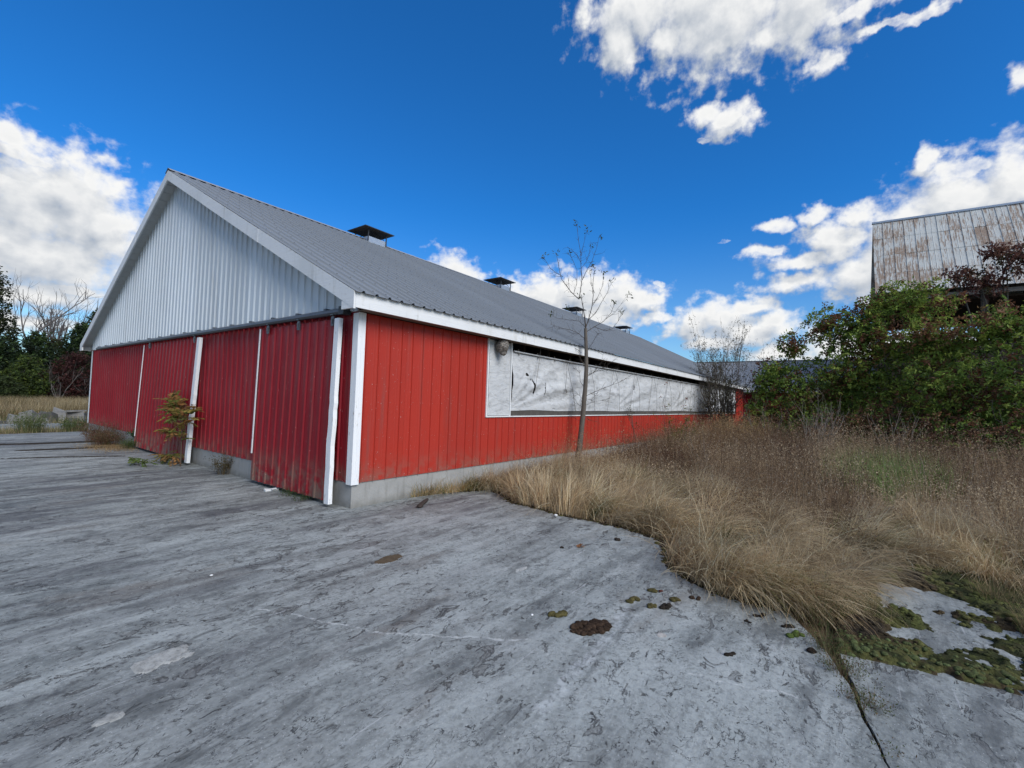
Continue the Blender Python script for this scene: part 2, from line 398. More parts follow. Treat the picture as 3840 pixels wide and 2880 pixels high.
def foliage(name, trans=.35, rough=.6):
    def fn(t, b):
        c = t.attr()
        t.put(b.inputs['Base Color'], c)
        tr = t.node('ShaderNodeBsdfTranslucent'); t.put(tr.inputs[0], c)
        mxx = t.node('ShaderNodeMixShader'); mxx.inputs[0].default_value = trans
        t.l.new(b.outputs[0], mxx.inputs[1]); t.l.new(tr.outputs[0], mxx.inputs[2])
        out = [n for n in t.n if n.type == 'OUTPUT_MATERIAL'][0]
        t.l.new(mxx.outputs[0], out.inputs[0])
        return None
    return material(name, fn, rough, .25)
MAT_LEAF = foliage("leaf_tissue", .42)
MAT_GRASS = foliage("dry_grass_blade", .42, .75)
def m_bark(t, b):
    P = t.pos()
    return t.mix(t.math('MULTIPLY', t.noise(t.mapping(P, scale=(14, 14, 3)), 2, 5, .7), .9), t.attr(), (.04, .035, .03))
MAT_BARK = material("bark", m_bark, .9, .15)
def m_moss(t, b):
    P = t.pos()
    n = t.noise(P, 55, 5, .75)
    t.put(b.inputs['Normal'], t.bump(n, 1, .012))
    c = t.mix(t.step(n, .35, .65), t.mix(1., t.attr(), (.45, .45, .45), 'MULTIPLY'), t.attr())
    return t.mix(t.step(t.noise(P, 14, 4, .6), .52, .7, 0, .5), c, (.06, .04, .025))
MAT_MOSS = material("moss_cushion", m_moss, .95, .1)
def m_mortar(t, b):
    P = t.pos(); n = t.noise(P, 70, 5, .7)
    t.put(b.inputs['Normal'], t.bump(n, .8, .006))
    return t.mix(t.step(n, .5, .7, 0, .6), t.attr(), (.10, .095, .09))
MAT_MORTAR = material("rough_mortar", m_mortar, .9, .2)
def m_nest(t, b):
    P = t.coord('Object')
    n = t.noise(t.mapping(P, scale=(1, 1, 3.5)), 16, 6, .7, 1.4)
    t.put(b.inputs['Normal'], t.bump(n, 1, .03))
    return t.mix(t.step(n, .35, .65), (.06, .05, .042), (.36, .33, .29))
MAT_NEST = material("grey_paper_nest", m_nest, .95, .1)

# ------------------------------------------------------------------ geometry helpers
rng = np.random.default_rng(7)
random.seed(7)
UP = np.array([0., 0., 1.])
def unit(a):
    return a / np.maximum(np.linalg.norm(a, axis=-1, keepdims=True), 1e-9)

class MB:
    """collects triangles / quads with point colours and material slots"""
    def __init__(s):
        s.V = []; s.F = []; s.C = []; s.n = 0
    def add(s, V, F, col=None, mi=0):
        V = np.asarray(V, float).reshape(-1, 3); F = np.asarray(F, np.int64)
        s.V.append(V); s.F.append((F + s.n, mi)); s.n += len(V)
        if col is None: col = (.5, .5, .5)
        col = np.asarray(col, float)
        s.C.append(np.broadcast_to(col, (len(V), 3)) if col.ndim == 1 else col)
        return s
    def box(s, lo, hi, mi=0, col=None):
        x0, y0, z0 = lo; x1, y1, z1 = hi
        V = [(x0, y0, z0), (x1, y0, z0), (x1, y1, z0), (x0, y1, z0), (x0, y0, z1), (x1, y0, z1), (x1, y1, z1), (x0, y1, z1)]
        F = [(0, 3, 2, 1), (4, 5, 6, 7), (0, 1, 5, 4), (1, 2, 6, 5), (2, 3, 7, 6), (3, 0, 4, 7)]
        return s.add(V, F, col, mi)
    def hexa(s, V, mi=0, col=None):
        F = [(0, 3, 2, 1), (4, 5, 6, 7), (0, 1, 5, 4), (1, 2, 6, 5), (2, 3, 7, 6), (3, 0, 4, 7)]
        return s.add(V, F, col, mi)
    def tube(s, pts, radii, sides=5, col=(.1, .09, .08), mi=0, cap=True):
        pts = np.asarray(pts, float); n = len(pts)
        radii = np.broadcast_to(np.asarray(radii, float), (n,))
        T = np.gradient(pts, axis=0); T = unit(T)
        ref = np.array([0.31, 0.77, 0.55]); ref /= np.linalg.norm(ref)
        A = unit(np.cross(T, ref)); B = np.cross(T, A)
        ang = np.arange(sides) * 2 * math.pi / sides
        ring = A[:, None, :] * np.cos(ang)[None, :, None] + B[:, None, :] * np.sin(ang)[None, :, None]
        V = (pts[:, None, :] + ring * radii[:, None, None]).reshape(-1, 3)
        F = []
        for i in range(n - 1):
            for k in range(sides):
                k2 = (k + 1) % sides
                F.append((i * sides + k, i * sides + k2, (i + 1) * sides + k2, (i + 1) * sides + k))
        s.add(V, F, col, mi)
        return s
    def build(s, name, mat, parent=None, smooth=False, loc=None):
        me = bpy.data.meshes.new(name)
        V = np.concatenate(s.V)
        if loc is not None: V = V - np.asarray(loc, float)
        idx = np.concatenate([f.reshape(-1) for f, _ in s.F])
        tot = np.concatenate([np.full(len(f), f.shape[1]) for f, _ in s.F])
        mi = np.concatenate([np.full(len(f), m) for f, m in s.F])
        me.vertices.add(len(V)); me.vertices.foreach_set('co', V.astype(np.float32).ravel())
        me.loops.add(len(idx)); me.loops.foreach_set('vertex_index', idx.astype(np.int32))
        me.polygons.add(len(tot))
        me.polygons.foreach_set('loop_start', np.concatenate([[0], np.cumsum(tot)[:-1]]).astype(np.int32))
        me.polygons.foreach_set('loop_total', tot.astype(np.int32))
        me.polygons.foreach_set('material_index', mi.astype(np.int32))
        me.polygons.foreach_set('use_smooth', np.full(len(tot), smooth))
        a = me.color_attributes.new('Col', 'FLOAT_COLOR', 'POINT')
        C = np.concatenate(s.C); C = np.concatenate([C, np.ones((len(C), 1))], 1)
        a.data.foreach_set('color', C.astype(np.float32).ravel())
        for m in (mat if isinstance(mat, (list, tuple)) else [mat]): me.materials.append(m)
        me.update(calc_edges=True); me.validate()
        return link(name, me, parent, loc)

def link(name, me, parent=None, loc=None):
    o = bpy.data.objects.new(name, me); COL.objects.link(o)
    if parent is not None: o.parent = parent
    if loc is not None: o.location = loc
    return o
def empty(name, loc=(0, 0, 0), parent=None):
    o = bpy.data.objects.new(name, None); COL.objects.link(o); o.location = loc
    o.empty_display_size = .2
    if parent is not None: o.parent = parent
    return o
def tag(o, label=None, cat=None, group=None, kind=None):
    if label: o['label'] = label
    if cat: o['category'] = cat
    if group: o['group'] = group
    if kind: o['kind'] = kind
    return o

def _h(i, j, k=0, seed=0):
    x = (np.asarray(i).astype(np.int64) * 374761393 + np.asarray(j).astype(np.int64) * 668265263 + k * 2147483647 + seed * 1274126177) & 0xffffffff
    x = ((x ^ (x >> 13)) * 1274126177) & 0xffffffff
    return ((x ^ (x >> 16)) & 0xffff) / 65535.
def vnoise(x, y, seed=0):
    i = np.floor(x); j = np.floor(y); fx = x - i; fy = y - j
    fx = fx * fx * (3 - 2 * fx); fy = fy * fy * (3 - 2 * fy)
    a = _h(i, j, 0, seed); b = _h(i + 1, j, 0, seed); c = _h(i, j + 1, 0, seed); d = _h(i + 1, j + 1, 0, seed)
    return (a * (1 - fx) + b * fx) * (1 - fy) + (c * (1 - fx) + d * fx) * fy
def fbm(x, y, seed=0, o=4):
    s = 0; a = .5; f = 1
    for k in range(o):
        s = s + a * vnoise(x * f + 13.7 * k, y * f + 7.3 * k, seed + k); a *= .5; f *= 2
    return s / (1 - .5 ** o)

def blades(mb, P, az, L, th0, bend, W, col, seg=4, wob=.0, mi=0):
    """n grass blades: start P, azimuth az, length L, start lean th0 and end lean th0+bend (radians from vertical)"""
    n = len(P)
    dx = np.stack([np.cos(az), np.sin(az), np.zeros(n)], 1)
    side0 = np.stack([-np.sin(az), np.cos(az), np.zeros(n)], 1)
    tw = rng.uniform(-1, 1, n)[:, None]
    side = unit(side0 + tw * UP * .5)
    pts = [P]; cur = P.copy()
    for k in range(seg):
        th = (th0 + bend * ((k + .5) / seg))[:, None]
        a2 = wob * np.sin(3 * (k + 1) / seg + tw[:, 0] * 6)
        d = dx * np.sin(th) + UP * np.cos(th) + side0 * a2[:, None]
        cur = cur + d * (L / seg)[:, None]
        pts.append(cur)
    ws = np.linspace(1, .25, seg)
    rows = [np.stack([pts[k] - side * (W * ws[k])[:, None] * .5, pts[k] + side * (W * ws[k])[:, None] * .5], 1) for k in range(seg)]
    V = np.concatenate([np.stack(rows, 1).reshape(n, -1, 3), pts[-1][:, None, :]], 1)   # n, 2seg+1, 3
    m = 2 * seg + 1
    q = []
    for k in range(seg - 1):
        q.append([2 * k, 2 * k + 1, 2 * k + 3, 2 * k + 2])
    base = (np.arange(n) * m)[:, None]
    fq = (base[:, :, None] + np.array(q)[None]).reshape(-1, 4)
    ft = (base + np.array([[2 * seg - 2, 2 * seg - 1, 2 * seg]])).reshape(-1, 3)
    C = np.repeat(col, m, axis=0)
    mb.V.append(V.reshape(-1, 3)); mb.C.append(C)
    mb.F.append((fq + mb.n, mi)); mb.F.append((ft + mb.n, mi)); mb.n += n * m
    return pts

def leaflets(mb, P, D, L, W, col, mi=0, fold=.25):
    n = len(P); D = unit(D)
    S = unit(np.cross(D, rng.normal(size=(n, 3))))
    Nn = np.cross(S, D)
    L = np.broadcast_to(L, (n,))[:, None]; W = np.broadcast_to(W, (n,))[:, None]
    mid = P + D * L * .45
    V = np.stack([P, mid + S * W * .5 + Nn * W * fold * .5, P + D * L, mid - S * W * .5 + Nn * W * fold * .5], 1)
    F = (np.arange(n)[:, None] * 4 + np.array([[0, 1, 2, 3]]))
    mb.V.append(V.reshape(-1, 3)); mb.F.append((F + mb.n, mi)); mb.C.append(np.repeat(col, 4, axis=0)); mb.n += 4 * n

def pick(cols, n, jitter=.25, w=None):
    cols = np.asarray(cols, float)
    i = rng.choice(len(cols), n, p=w)
    return np.clip(cols[i] * rng.uniform(1 - jitter, 1 + jitter, (n, 1)), .003, 1)

GZ = -0.351            # top of the slab
FZ = -0.385            # the soil around it

# ================================================================== THE SETTING
mb = MB()
mb.add([(-700, -700, FZ), (700, -700, FZ), (700, 700, FZ), (-700, 700, FZ)], [(0, 1, 2, 3)])
tag(mb.build("ground", MAT_SOIL), "dry grassy field around the barn", kind="structure")

EDGE = [(-.02, .03), (.97, .0), (1.4, -.10), (1.77, -.2), (2.45, -.48), (2.3, -.85), (1.92, -1.34), (1.85, -1.9), (1.76, -2.49), (1.78, -3.23), (1.62, -3.76),
        (1.26, -3.99), (.71, -4.19), (.5, -4.48), (.37, -4.74), (.42, -5.2), (.1, -5.38), (-.18, -5.50), (-.53, -5.615), (-.76, -5.645), (-.90, -5.685), (-1.11, -5.735), (-1.6, -5.93), (-2.4, -6.0), (-3.4, -6.3)]
BACK = [(-2.4, -6.006), (-1.6, -5.938), (-1.11, -5.745), (-.90, -5.701), (-.76, -5.663), (-.53, -5.642), (-.18, -5.56), (.15, -5.52), (.9, -5.6), (2.2, -5.75), (3.0, -6.3), (3.0, -8), (2.0, -12), (0, -22)]
def rough_line(pts, amp, step=.06, seed=1):
    out = []
    for (a, b) in zip(pts[:-1], pts[1:]):
        a = np.array(a); b = np.array(b); L = np.linalg.norm(b - a); n = max(1, int(L / step))
        nn = np.array([-(b - a)[1], (b - a)[0]]) / max(L, 1e-6)
        for k in range(n):
            p = a + (b - a) * k / n
            m = amp * min(1, 6 * min(k / n, 1)) if n > 1 else amp
            out.append(p + nn * (fbm(np.array([p[0] * 9]), np.array([p[1] * 9]), seed)[0] - .5) * 2 * m)
    out.append(np.array(pts[-1])); return out
e1 = rough_line(EDGE[1:16], .055, .05, 3)
e2 = rough_line(EDGE[16:], .012, .04, 4)
e3 = rough_line(BACK[:7][::-1], .012, .04, 4)[::-1]
poly = [(-40, -22), (-40, 15.3), (-1.9, 15.45), (-.9, 15.6), (.12, 15.9), (.12, .03)] + [tuple(p) for p in e1 + e2 + e3] + BACK[7:]
import bmesh
bm = bmesh.new()
vs = [bm.verts.new((x, y, GZ)) for x, y in poly]
fc_ = bm.faces.new(vs)
if fc_.normal.z < 0: fc_.normal_flip()
bmesh.ops.triangulate(bm, faces=[fc_])
ex = bmesh.ops.extrude_face_region(bm, geom=bm.faces[:])
bmesh.ops.translate(bm, verts=[v for v in ex['geom'] if isinstance(v, bmesh.types.BMVert)], vec=(0, 0, -.12))
bmesh.ops.recalc_face_normals(bm, faces=bm.faces[:])
me = bpy.data.meshes.new("concrete_slab"); bm.to_mesh(me); bm.free(); me.materials.append(MAT_SLAB)
slab = tag(link("concrete_slab", me), "weathered grey concrete yard in front of the red barn", kind="structure")
# a second slab beyond the first, at the left edge of the view
mb = MB(); mb.box((-30, 17.6, GZ - .15), (0.6, 20.4, GZ + .02))
tag(mb.build("concrete_slab", MAT_SLAB), "far strip of concrete beyond the barn", kind="structure")

# ================================================================== THE BARN
W = 14.839; L = 29.0; EAVE = .2854; OV = .2612; ZF0 = 2.4124; ZF1 = 2.6256; ZA = 6.409; TOPZ = 2.41
SLOPE = (ZA - ZF1) / (W / 2 + EAVE); RIB = .21663
barn = tag(empty("cattle_barn"), "long red metal barn with white gable and grey ribbed roof", "barn")

def profile(n, x0=0., rib=RIB, hgt=.02, off=.0, minor=True):
    """cross section of n ribs of sheet: (u, out)"""
    pr = []
    for k in range(n):
        c = x0 + (k + .5) * rib + off
        a = c - rib / 2
        if minor:
            for m in (.18, .34):
                pr += [(a + rib * m - .008, 0), (a + rib * m, .003), (a + rib * m + .008, 0)]
        else: pr += [(a, 0)]
        pr += [(c + rib * .12 - .024, 0), (c + rib * .12 - .010, hgt), (c + rib * .12 + .010, hgt), (c + rib * .12 + .024, 0)]
    pr = [(x0, 0)] + pr + [(x0 + n * rib, 0)]
    o = []
    for p in pr:
        if not o or p[0] > o[-1][0] + 1e-4: o.append(p)
    return o
def sheet(mb, pr, zb, zt, frame, mi=0, u0=None, u1=None, rows=1, lean=None):
    """ribbed sheet; frame(u, out, z) -> xyz"""
    us = [p for p in pr if (u0 is None or p[0] >= u0 - 1e-6) and (u1 is None or p[0] <= u1 + 1e-6)]
    if u0 is not None and us and us[0][0] > u0 + 1e-3: us = [(u0, 0)] + us
    if u1 is not None and us and us[-1][0] < u1 - 1e-3: us = us + [(u1, 0)]
    V = []
    n = len(us)
    for r in range(rows + 1):
        for (u, o_) in us:
            b_ = zb(u) if callable(zb) else zb; t_ = zt(u) if callable(zt) else zt
            V.append(frame(u, o_, b_ + (t_ - b_) * r / rows))
    F = [(r * n + i, r * n + i + 1, (r + 1) * n + i + 1, (r + 1) * n + i) for r in range(rows) for i in range(n - 1)]
    mb.add(V, F, None, mi)
def screws(mb, pts, nrm, s=.007, mi=1):
    nrm = np.array(nrm, float); a = unit(np.cross(nrm, [.3, .2, .9])); b = np.cross(nrm, a)
    for p in pts:
        p = np.array(p, float)
        V = [p + a * s, p + b * s, p - a * s, p - b * s, p + nrm * s * .7]
        mb.add(V, [(0, 1, 4), (1, 2, 4), (2, 3, 4), (3, 0, 4)], None, mi)
MAT_SCREW = plain("pale_screw_head", (.55, .45, .42), .5, .4)
MAT_SCREWD = plain("dark_screw_washer", (.05, .05, .055), .6, .4)

def groove_profile(n, x0=0., rib=RIB):
    pr = [(x0, 0)]
    for k in range(n):
        a = x0 + k * rib; c = a + rib * .62
        for m in (.2, .42): pr += [(a + rib * m - .007, 0), (a + rib * m, .0025), (a + rib * m + .007, 0)]
        pr += [(c - .020, 0), (c - .015, .016), (c - .0001, .016), (c, -.012), (c + .013, -.012), (c + .0131, 0)]
    pr.append((x0 + n * rib, 0))
    return pr
# --- foundation
fnd = MB()
fnd.box((0, 0, -.75), (L, .22, 0)); fnd.box((0, W - .22, -.75), (L, W, 0))
fnd.box((0, .2201, -.75), (.22, W - .2201, 0)); fnd.box((L - .22, .2201, -.75), (L, W - .2201, 0))
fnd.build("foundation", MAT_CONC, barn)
# --- dark inside: floor, ceiling, back wall
ins = MB()
ins.box((.06, .06, TOPZ + .05), (L - .06, W - .06, TOPZ + .08))
ins.box((.3, .3, -.34), (L - .3, W - .3, -.30))
ins.box((.3, 3.2, -.29), (L - .3, 3.25, TOPZ + .04))
ins.build("interior_lining", MAT_INSIDE, barn)
fr = MB()
for k in range(24):
    x = 3.2 + k * 1.02
    if x < 26: fr.box((x, .1, TOPZ - .16), (x + .045, 3.1, TOPZ + .045))
for x in np.arange(3.6, 27, 2.45): fr.box((x, .10, .0), (x + .09, .20, TOPZ - .17))
fr.build("timber_frame", MAT_DARKWOOD, barn)

# --- side wall (faces -Y)
side = empty("side_wall", parent=barn)
def fr_side(u, o_, z): return (u, -.016 - o_, z)
WX0, WX1, WZ0 = 2.85, 26.5, .90
sw = 4 * RIB; x = .0; mcache = {}
k = 0
while x < L - .01:
    x1 = min(x + sw, L)
    segs = []
    if x < WX0: segs.append((x, min(x1, WX0), 0., TOPZ))
    if x1 > WX0 and x < WX1: segs.append((max(x, WX0), min(x1, WX1), 0., WZ0))
    if x1 > WX1: segs.append((max(x, WX1), x1, 0., TOPZ))
    for (a, b_, zb, zt) in segs:
        if b_ - a < .02: continue
        key = (round(a - x, 3), round(b_ - a, 3), zt)
        if key not in mcache:
            m_ = MB(); pr = groove_profile(4)
            sheet(m_, pr, zb, zt, fr_side, u0=a - x, u1=b_ - x)
            sc = [(q + RIB * .62, -.017, z) for q in np.arange(0, sw - .01, RIB) for z in (.06, .62, 1.15, 1.7, 2.2) if z < zt and a - x < q + RIB * .75 < b_ - x]
            screws(m_, [(p[0] + .03 + random.uniform(-.01, .01), p[1] - .001, p[2] + random.uniform(-.012, .012)) for p in sc], (0, -1, 0), .004)
            o = m_.build("siding_sheet", [MAT_RED, MAT_SCREW], side); mcache[key] = o.data
        else: o = link("siding_sheet", mcache[key], side)
        o.location = (x, -(k % 2) * .0015, 0)
    x = x1; k += 1
# --- back and far walls (barely seen)
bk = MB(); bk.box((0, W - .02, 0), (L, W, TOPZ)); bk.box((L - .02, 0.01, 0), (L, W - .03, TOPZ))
bk.build("rear_wall", MAT_RED_SHADE, barn)

# --- gable: red lower wall, white upper cladding
gw = empty("gable_wall", parent=barn)
def fr_gab(u, o_, z): return (-.006 - o_, u, z)
y = 0.; k = 0
while y < W - .01:
    y1 = min(y + sw, W)
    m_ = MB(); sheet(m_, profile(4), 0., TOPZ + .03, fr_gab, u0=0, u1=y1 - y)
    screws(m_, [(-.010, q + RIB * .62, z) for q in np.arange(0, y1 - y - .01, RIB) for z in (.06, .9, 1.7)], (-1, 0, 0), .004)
    o = m_.build("siding_sheet", [MAT_RED_SHADE, MAT_SCREW], gw); o.location = (-(k % 2) * .0015, y, 0)
    y = y1; k += 1
gc = empty("gable_cladding", parent=barn)
def ztop(yy): return ZF1 - .10 + SLOPE * (min(yy, W - yy) + EAVE)
y = 0.; k = 0
while y < W - .01:
    y1 = min(y + sw, W)
    m_ = MB(); pr = profile(4, y, minor=False, hgt=.026)
    if y < W / 2 < y1: pr = sorted(pr + [(W / 2, 0)])
    sheet(m_, pr, TOPZ + .02, ztop, lambda u, o_, z: (-.036 - o_, u, z), u0=y, u1=y1)
    o = m_.build("cladding_sheet", MAT_WHITE_SHEET, gc); o.location = (-(k % 2) * .0015, 0, 0)
    y = y1; k += 1
m_ = MB(); m_.box((-.035, 0.0, TOPZ + .015), (-.008, W, TOPZ + .045)); m_.build("drip_flashing", MAT_WHITEWOOD, barn)

# --- roof sheets
roof = empty("roof", parent=barn)
cs = math.atan(SLOPE); SLEN = (W / 2 + EAVE + .05) / math.cos(cs)
def fr_near(u, o_, s_):   # s_ from eave up
    yy = -EAVE - .05 + s_ * math.cos(cs) - o_ * math.sin(cs); zz = ZF1 + .012 - .05 * SLOPE + s_ * math.sin(cs) + o_ * math.cos(cs)
    return (u, yy, zz)
def fr_far(u, o_, s_):
    a = fr_near(u, o_, s_); return (a[0], W - a[1], a[2])
pr = []
for q in range(4):
    a = q * RIB; c = a + RIB * .5
    pr += [(a, 0)] if q == 0 else []
    pr += [(c - .030, 0), (c - .014, .027), (c + .014, .027), (c + .030, 0)]
pr.append((4 * RIB, 0))
mn = MB(); sheet(mn, pr, 0, SLEN, fr_near, rows=3)
scp = []
for q in range(4):
    uc = (q + .5) * RIB
    for s_ in np.arange(.12, SLEN - .1, .62): scp.append(fr_near(uc, .027, s_))
screws(mn, scp, (0, -math.sin(cs), math.cos(cs)), .014)
mf = MB(); sheet(mf, [(u, o_) for u, o_ in pr], 0, SLEN, fr_far)
no = mn.build("roof_sheet", [MAT_ROOF, MAT_SCREWD], roof); fo = mf.build("roof_sheet", MAT_ROOF, roof)
nd, fd = no.data, fo.data
nsh = int(math.ceil((L + 2 * OV + .06) / sw))
for i in range(nsh):
    xo = -OV - .03 + i * sw
    a = no if i == 0 else link("roof_sheet", nd, roof); a.location = (xo, 0, random.uniform(-.002, .003))
    a = fo if i == 0 else link("roof_sheet", fd, roof); a.location = (xo, 0, random.uniform(-.002, .003))
XR1 = -OV - .03 + nsh * sw
rc = MB()
for i in range(11):
    xa = -OV - .04 + i * (XR1 + OV) / 11; xb = xa + (XR1 + OV) / 11 + .03
    dz = .004 * (i % 2)
    m_ = MB()
    zr = ZA + .045 + dz; dd = .17
    V = [(xa, W / 2 - dd, zr - dd * SLOPE), (xb, W / 2 - dd, zr - dd * SLOPE), (xb, W / 2, zr + .012), (xa, W / 2, zr + .012), (xb, W / 2 + dd, zr - dd * SLOPE), (xa, W / 2 + dd, zr - dd * SLOPE)]
    m_.add(V, [(0, 1, 2, 3), (3, 2, 4, 5)])
    m_.build("ridge_cap", MAT_ROOF2, roof)

# --- fascia: eave boards, rake boards
fa = empty("fascia", parent=barn)
xx = -OV
for i, ln in enumerate([4.3, 3.9, 4.9, 4.2, 4.9, 4.1, 3.6]):
    xe = min(xx + ln, XR1 - .02); dz = (i % 2) * .003
    m_ = MB(); m_.box((xx, -EAVE, ZF0 - dz), (xe - .003, -EAVE + .032, ZF1 - dz - .004)); m_.build("fascia_board", MAT_WHITEWOOD, fa)
    xx = xe
    if xe >= XR1 - .03: break
m_ = MB(); m_.box((-OV - .03, W + EAVE - .03, ZF0), (XR1 - .02, W + EAVE, ZF1)); m_.build("fascia_board", MAT_WHITEWOOD, fa)
def rake(xa, xb, mirror, s0, s1, name="rake_board", dz=0.):
    m_ = MB()
    def P(x, s_, top):
        yy = -EAVE + s_ * math.cos(cs); zz = ZF1 + s_ * math.sin(cs) - (0 if top else .235) + dz
        return (x, W - yy if mirror else yy, zz)
    m_.hexa([P(xa, s0, 0), P(xb, s0, 0), P(xb, s1, 0), P(xa, s1, 0), P(xa, s0, 1), P(xb, s0, 1), P(xb, s1, 1), P(xa, s1, 1)])
    m_.build(name, MAT_WHITEWOOD, fa)
SL2 = (W / 2 + EAVE) / math.cos(cs)
for mir in (False, True):
    rake(-OV - .033, -OV - .002, mir, .0, 3.2)
    rake(-OV - .036, -OV - .002, mir, 3.203, 6.1, dz=-.004)
    rake(-OV - .033, -OV - .002, mir, 6.103, SL2)
    rake(XR1 - .03, XR1 - .005, mir, 0, SL2)
    m_ = MB()   # boxed end of the eave at the corner
    y0, y1 = (-EAVE + .033, .0) if not mir else (W, W + EAVE - .033)
    m_.box((-OV - .030, y0, ZF0 - .012), (-OV + .0, y1, ZF0 + .10)); m_.build("eave_return", MAT_WHITEWOOD, fa)
# --- soffits
so = empty("soffit", parent=barn)
m_ = MB(); m_.box((-.02, -EAVE + .034, ZF0 + .012), (XR1 - .04, -.0, ZF0 + .024)); m_.build("eave_soffit", MAT_SOFFIT, so)
m_ = MB(); m_.box((-.02, W, ZF0 + .012), (XR1 - .04, W + EAVE - .034, ZF0 + .024)); m_.build("eave_soffit", MAT_SOFFIT, so)
nstr = 30
for mir in (False, True):
    for i in range(nstr):
        s0 = .05 + i * (SL2 - .05) / nstr; s1 = s0 + (SL2 - .05) / nstr - .012
        m_ = MB()
        def P(x, s_, d):
            yy = -EAVE + s_ * math.cos(cs); zz = ZF1 - .085 + s_ * math.sin(cs) - d
            return (x, W - yy if mir else yy, zz)
        V = [P(-OV + .0, s0, .03), P(-.03, s0, .03), P(-.03, s1, .03), P(-OV, s1, .03), P(-OV, s0, 0), P(-.03, s0, 0), P(-.03, s1, 0), P(-OV, s1, 0)]
        m_.hexa(V); m_.build("soffit_panel", MAT_VINYL, so)
# --- corner trims
m_ = MB()
m_.box((-.036, -.040, -.02), (.085, -.034, 2.41)); m_.box((-.036, -.0339, -.02), (-.030, .085, 2.40))
m_.box((.020, -.044, -.02), (.028, -.0401, 2.41))
m_.build("corner_trim", MAT_PEEL, barn)
m_ = MB(); m_.box((-.036, W - .09, -.02), (-.030, W + .03, 2.41)); m_.build("corner_trim", MAT_PEEL, barn)

# --- window opening with its curtain
wf = empty("window_frame", parent=barn)
for lo, hi, mt in (((WX0 - .02, -.045, WZ0), (WX1 + .02, -.004, WZ0 + .022), MAT_WHITEWOOD),
                   ((WX0 - .02, -.045, WZ0 + .0225), (WX0 + .012, .02, 2.41), MAT_WHITEWOOD),
                   ((3.585, -.040, WZ0 + .0225), (3.612, -.004, 2.41), MAT_WHITEWOOD),
                   ((3.613, -.024, WZ0 + .023), (WX1 - .1, .06, WZ0 + .135), MAT_SILL),
                   ((WX1 - .12, -.03, WZ0 + .023), (WX1 + .0, .06, 2.41), MAT_OLDWOOD)):
    m_ = MB(); m_.box(lo, hi); m_.build("frame_board", mt, wf)
m_ = MB()   # fixed fabric panel beside the curtain
nx, nz = 14, 26
gx, gz = np.meshgrid(np.linspace(2.885, 3.583, nx), np.linspace(WZ0 + .03, 2.40, nz))
yy = -.012 + .012 * (fbm(gx * 5, gz * 2, 5) - .5) + .008 * np.sin(gx * 16 + gz * 3)
idx = np.arange(nx * nz).reshape(nz, nx)
F = np.stack([idx[:-1, :-1], idx[:-1, 1:], idx[1:, 1:], idx[1:, :-1]], -1).reshape(-1, 4)
m_.add(np.stack([gx, yy, gz], -1).reshape(-1, 3), F)
m_.build("fabric_panel", MAT_FABRIC, barn, smooth=True)
m_ = MB()
for z in np.arange(WZ0 + .05, 2.3, .028):
    m_.box((2.905 + .004 * math.sin(z * 40), -.03, z), (2.918 + .004 * math.sin(z * 40), -.022, z + .018))
m_.build("lacing", MAT_WHITEWOOD, barn)

cur = empty("roll_curtain", parent=barn)
m_ = MB()
xs = np.concatenate([np.arange(3.615, 6.5, .022), np.arange(6.5, WX1 - .15, .06)])
zs_ = np.linspace(0, 1, 56)
gx, gv = np.meshgrid(xs, zs_)
ztop_ = 2.235 - .012 * np.abs(np.sin((gx - 3.6) * 2.0)) + .012 * (vnoise(gx * 1.4, gx * 0, 9) - .5)
zbot_ = 1.03 + .03 * (vnoise(gx * .9, gx * 0, 4) - .5)
gz = zbot_ + (ztop_ - zbot_) * gv
# cloth pulled down and sideways between its ties: slanting folds that gather towards the lower left of each bay
bay = 5.2
bx = (gx - 3.6) % bay
ang = np.arctan2(gz - .93, bx + .25)
rr = np.hypot(gz - .93, bx + .25)
fold = np.sin(ang * 26 + .8 * fbm(gx * .5, gz * 2, 2) * 6) * np.clip(rr, 0, 1.8) / 1.8 * .024 * np.exp(-np.clip(ang - .55, 0, 2) * 3)
fold2 = .035 * (fbm(gx * .7 + gz * .4, gz * 3.4, 12) - .5) * 2 * np.sin(np.pi * np.clip(gv, 0, 1)) 
fine = .030 * (fbm(gx * 4 + gz * 2, gz * 7, 21) - .5) + .016 * np.abs(fbm(gx * 9, gz * 12, 22) - .5)
sag = -.06 * np.sin(np.pi * gv) ** 2
gy = -.025 + (fold + fold2 + fine) * np.sin(np.pi * np.clip(gv * .98 + .01, 0, 1)) ** .5 + sag * .5 - .01
nx, nz = len(xs), len(zs_)
idx = np.arange(nx * nz).reshape(nz, nx)
F = np.stack([idx[:-1, :-1], idx[:-1, 1:], idx[1:, 1:], idx[1:, :-1]], -1).reshape(-1, 4)
cx_ = ((gx[:-1, :-1] + gx[1:, 1:]) / 2).ravel(); cz_ = ((gz[:-1, :-1] + gz[1:, 1:]) / 2).ravel()
hole = np.zeros(len(cx_), bool)
for (hx, hz, hw, hh, sk) in [(4.40, 1.55, .040, .16, -.15), (4.86, 1.53, .014, .13, .35), (4.14, 1.80, .05, .03, 0), (10.2, 1.80, .05, .09, 0), (4.3, 1.71, .03, .02, 0)]:
    w_ = (vnoise(cx_ * 40, cz_ * 25, 3) - .5) * .5
    hole |= (((cx_ - hx - sk * (cz_ - hz)) / hw) ** 2 + ((cz_ - hz) / hh) ** 2) < 1 + w_
m_.add(np.stack([gx, gy, gz], -1).reshape(-1, 3), F[~hole])
o = m_.build("curtain_cloth", MAT_FABRIC, cur, smooth=True)
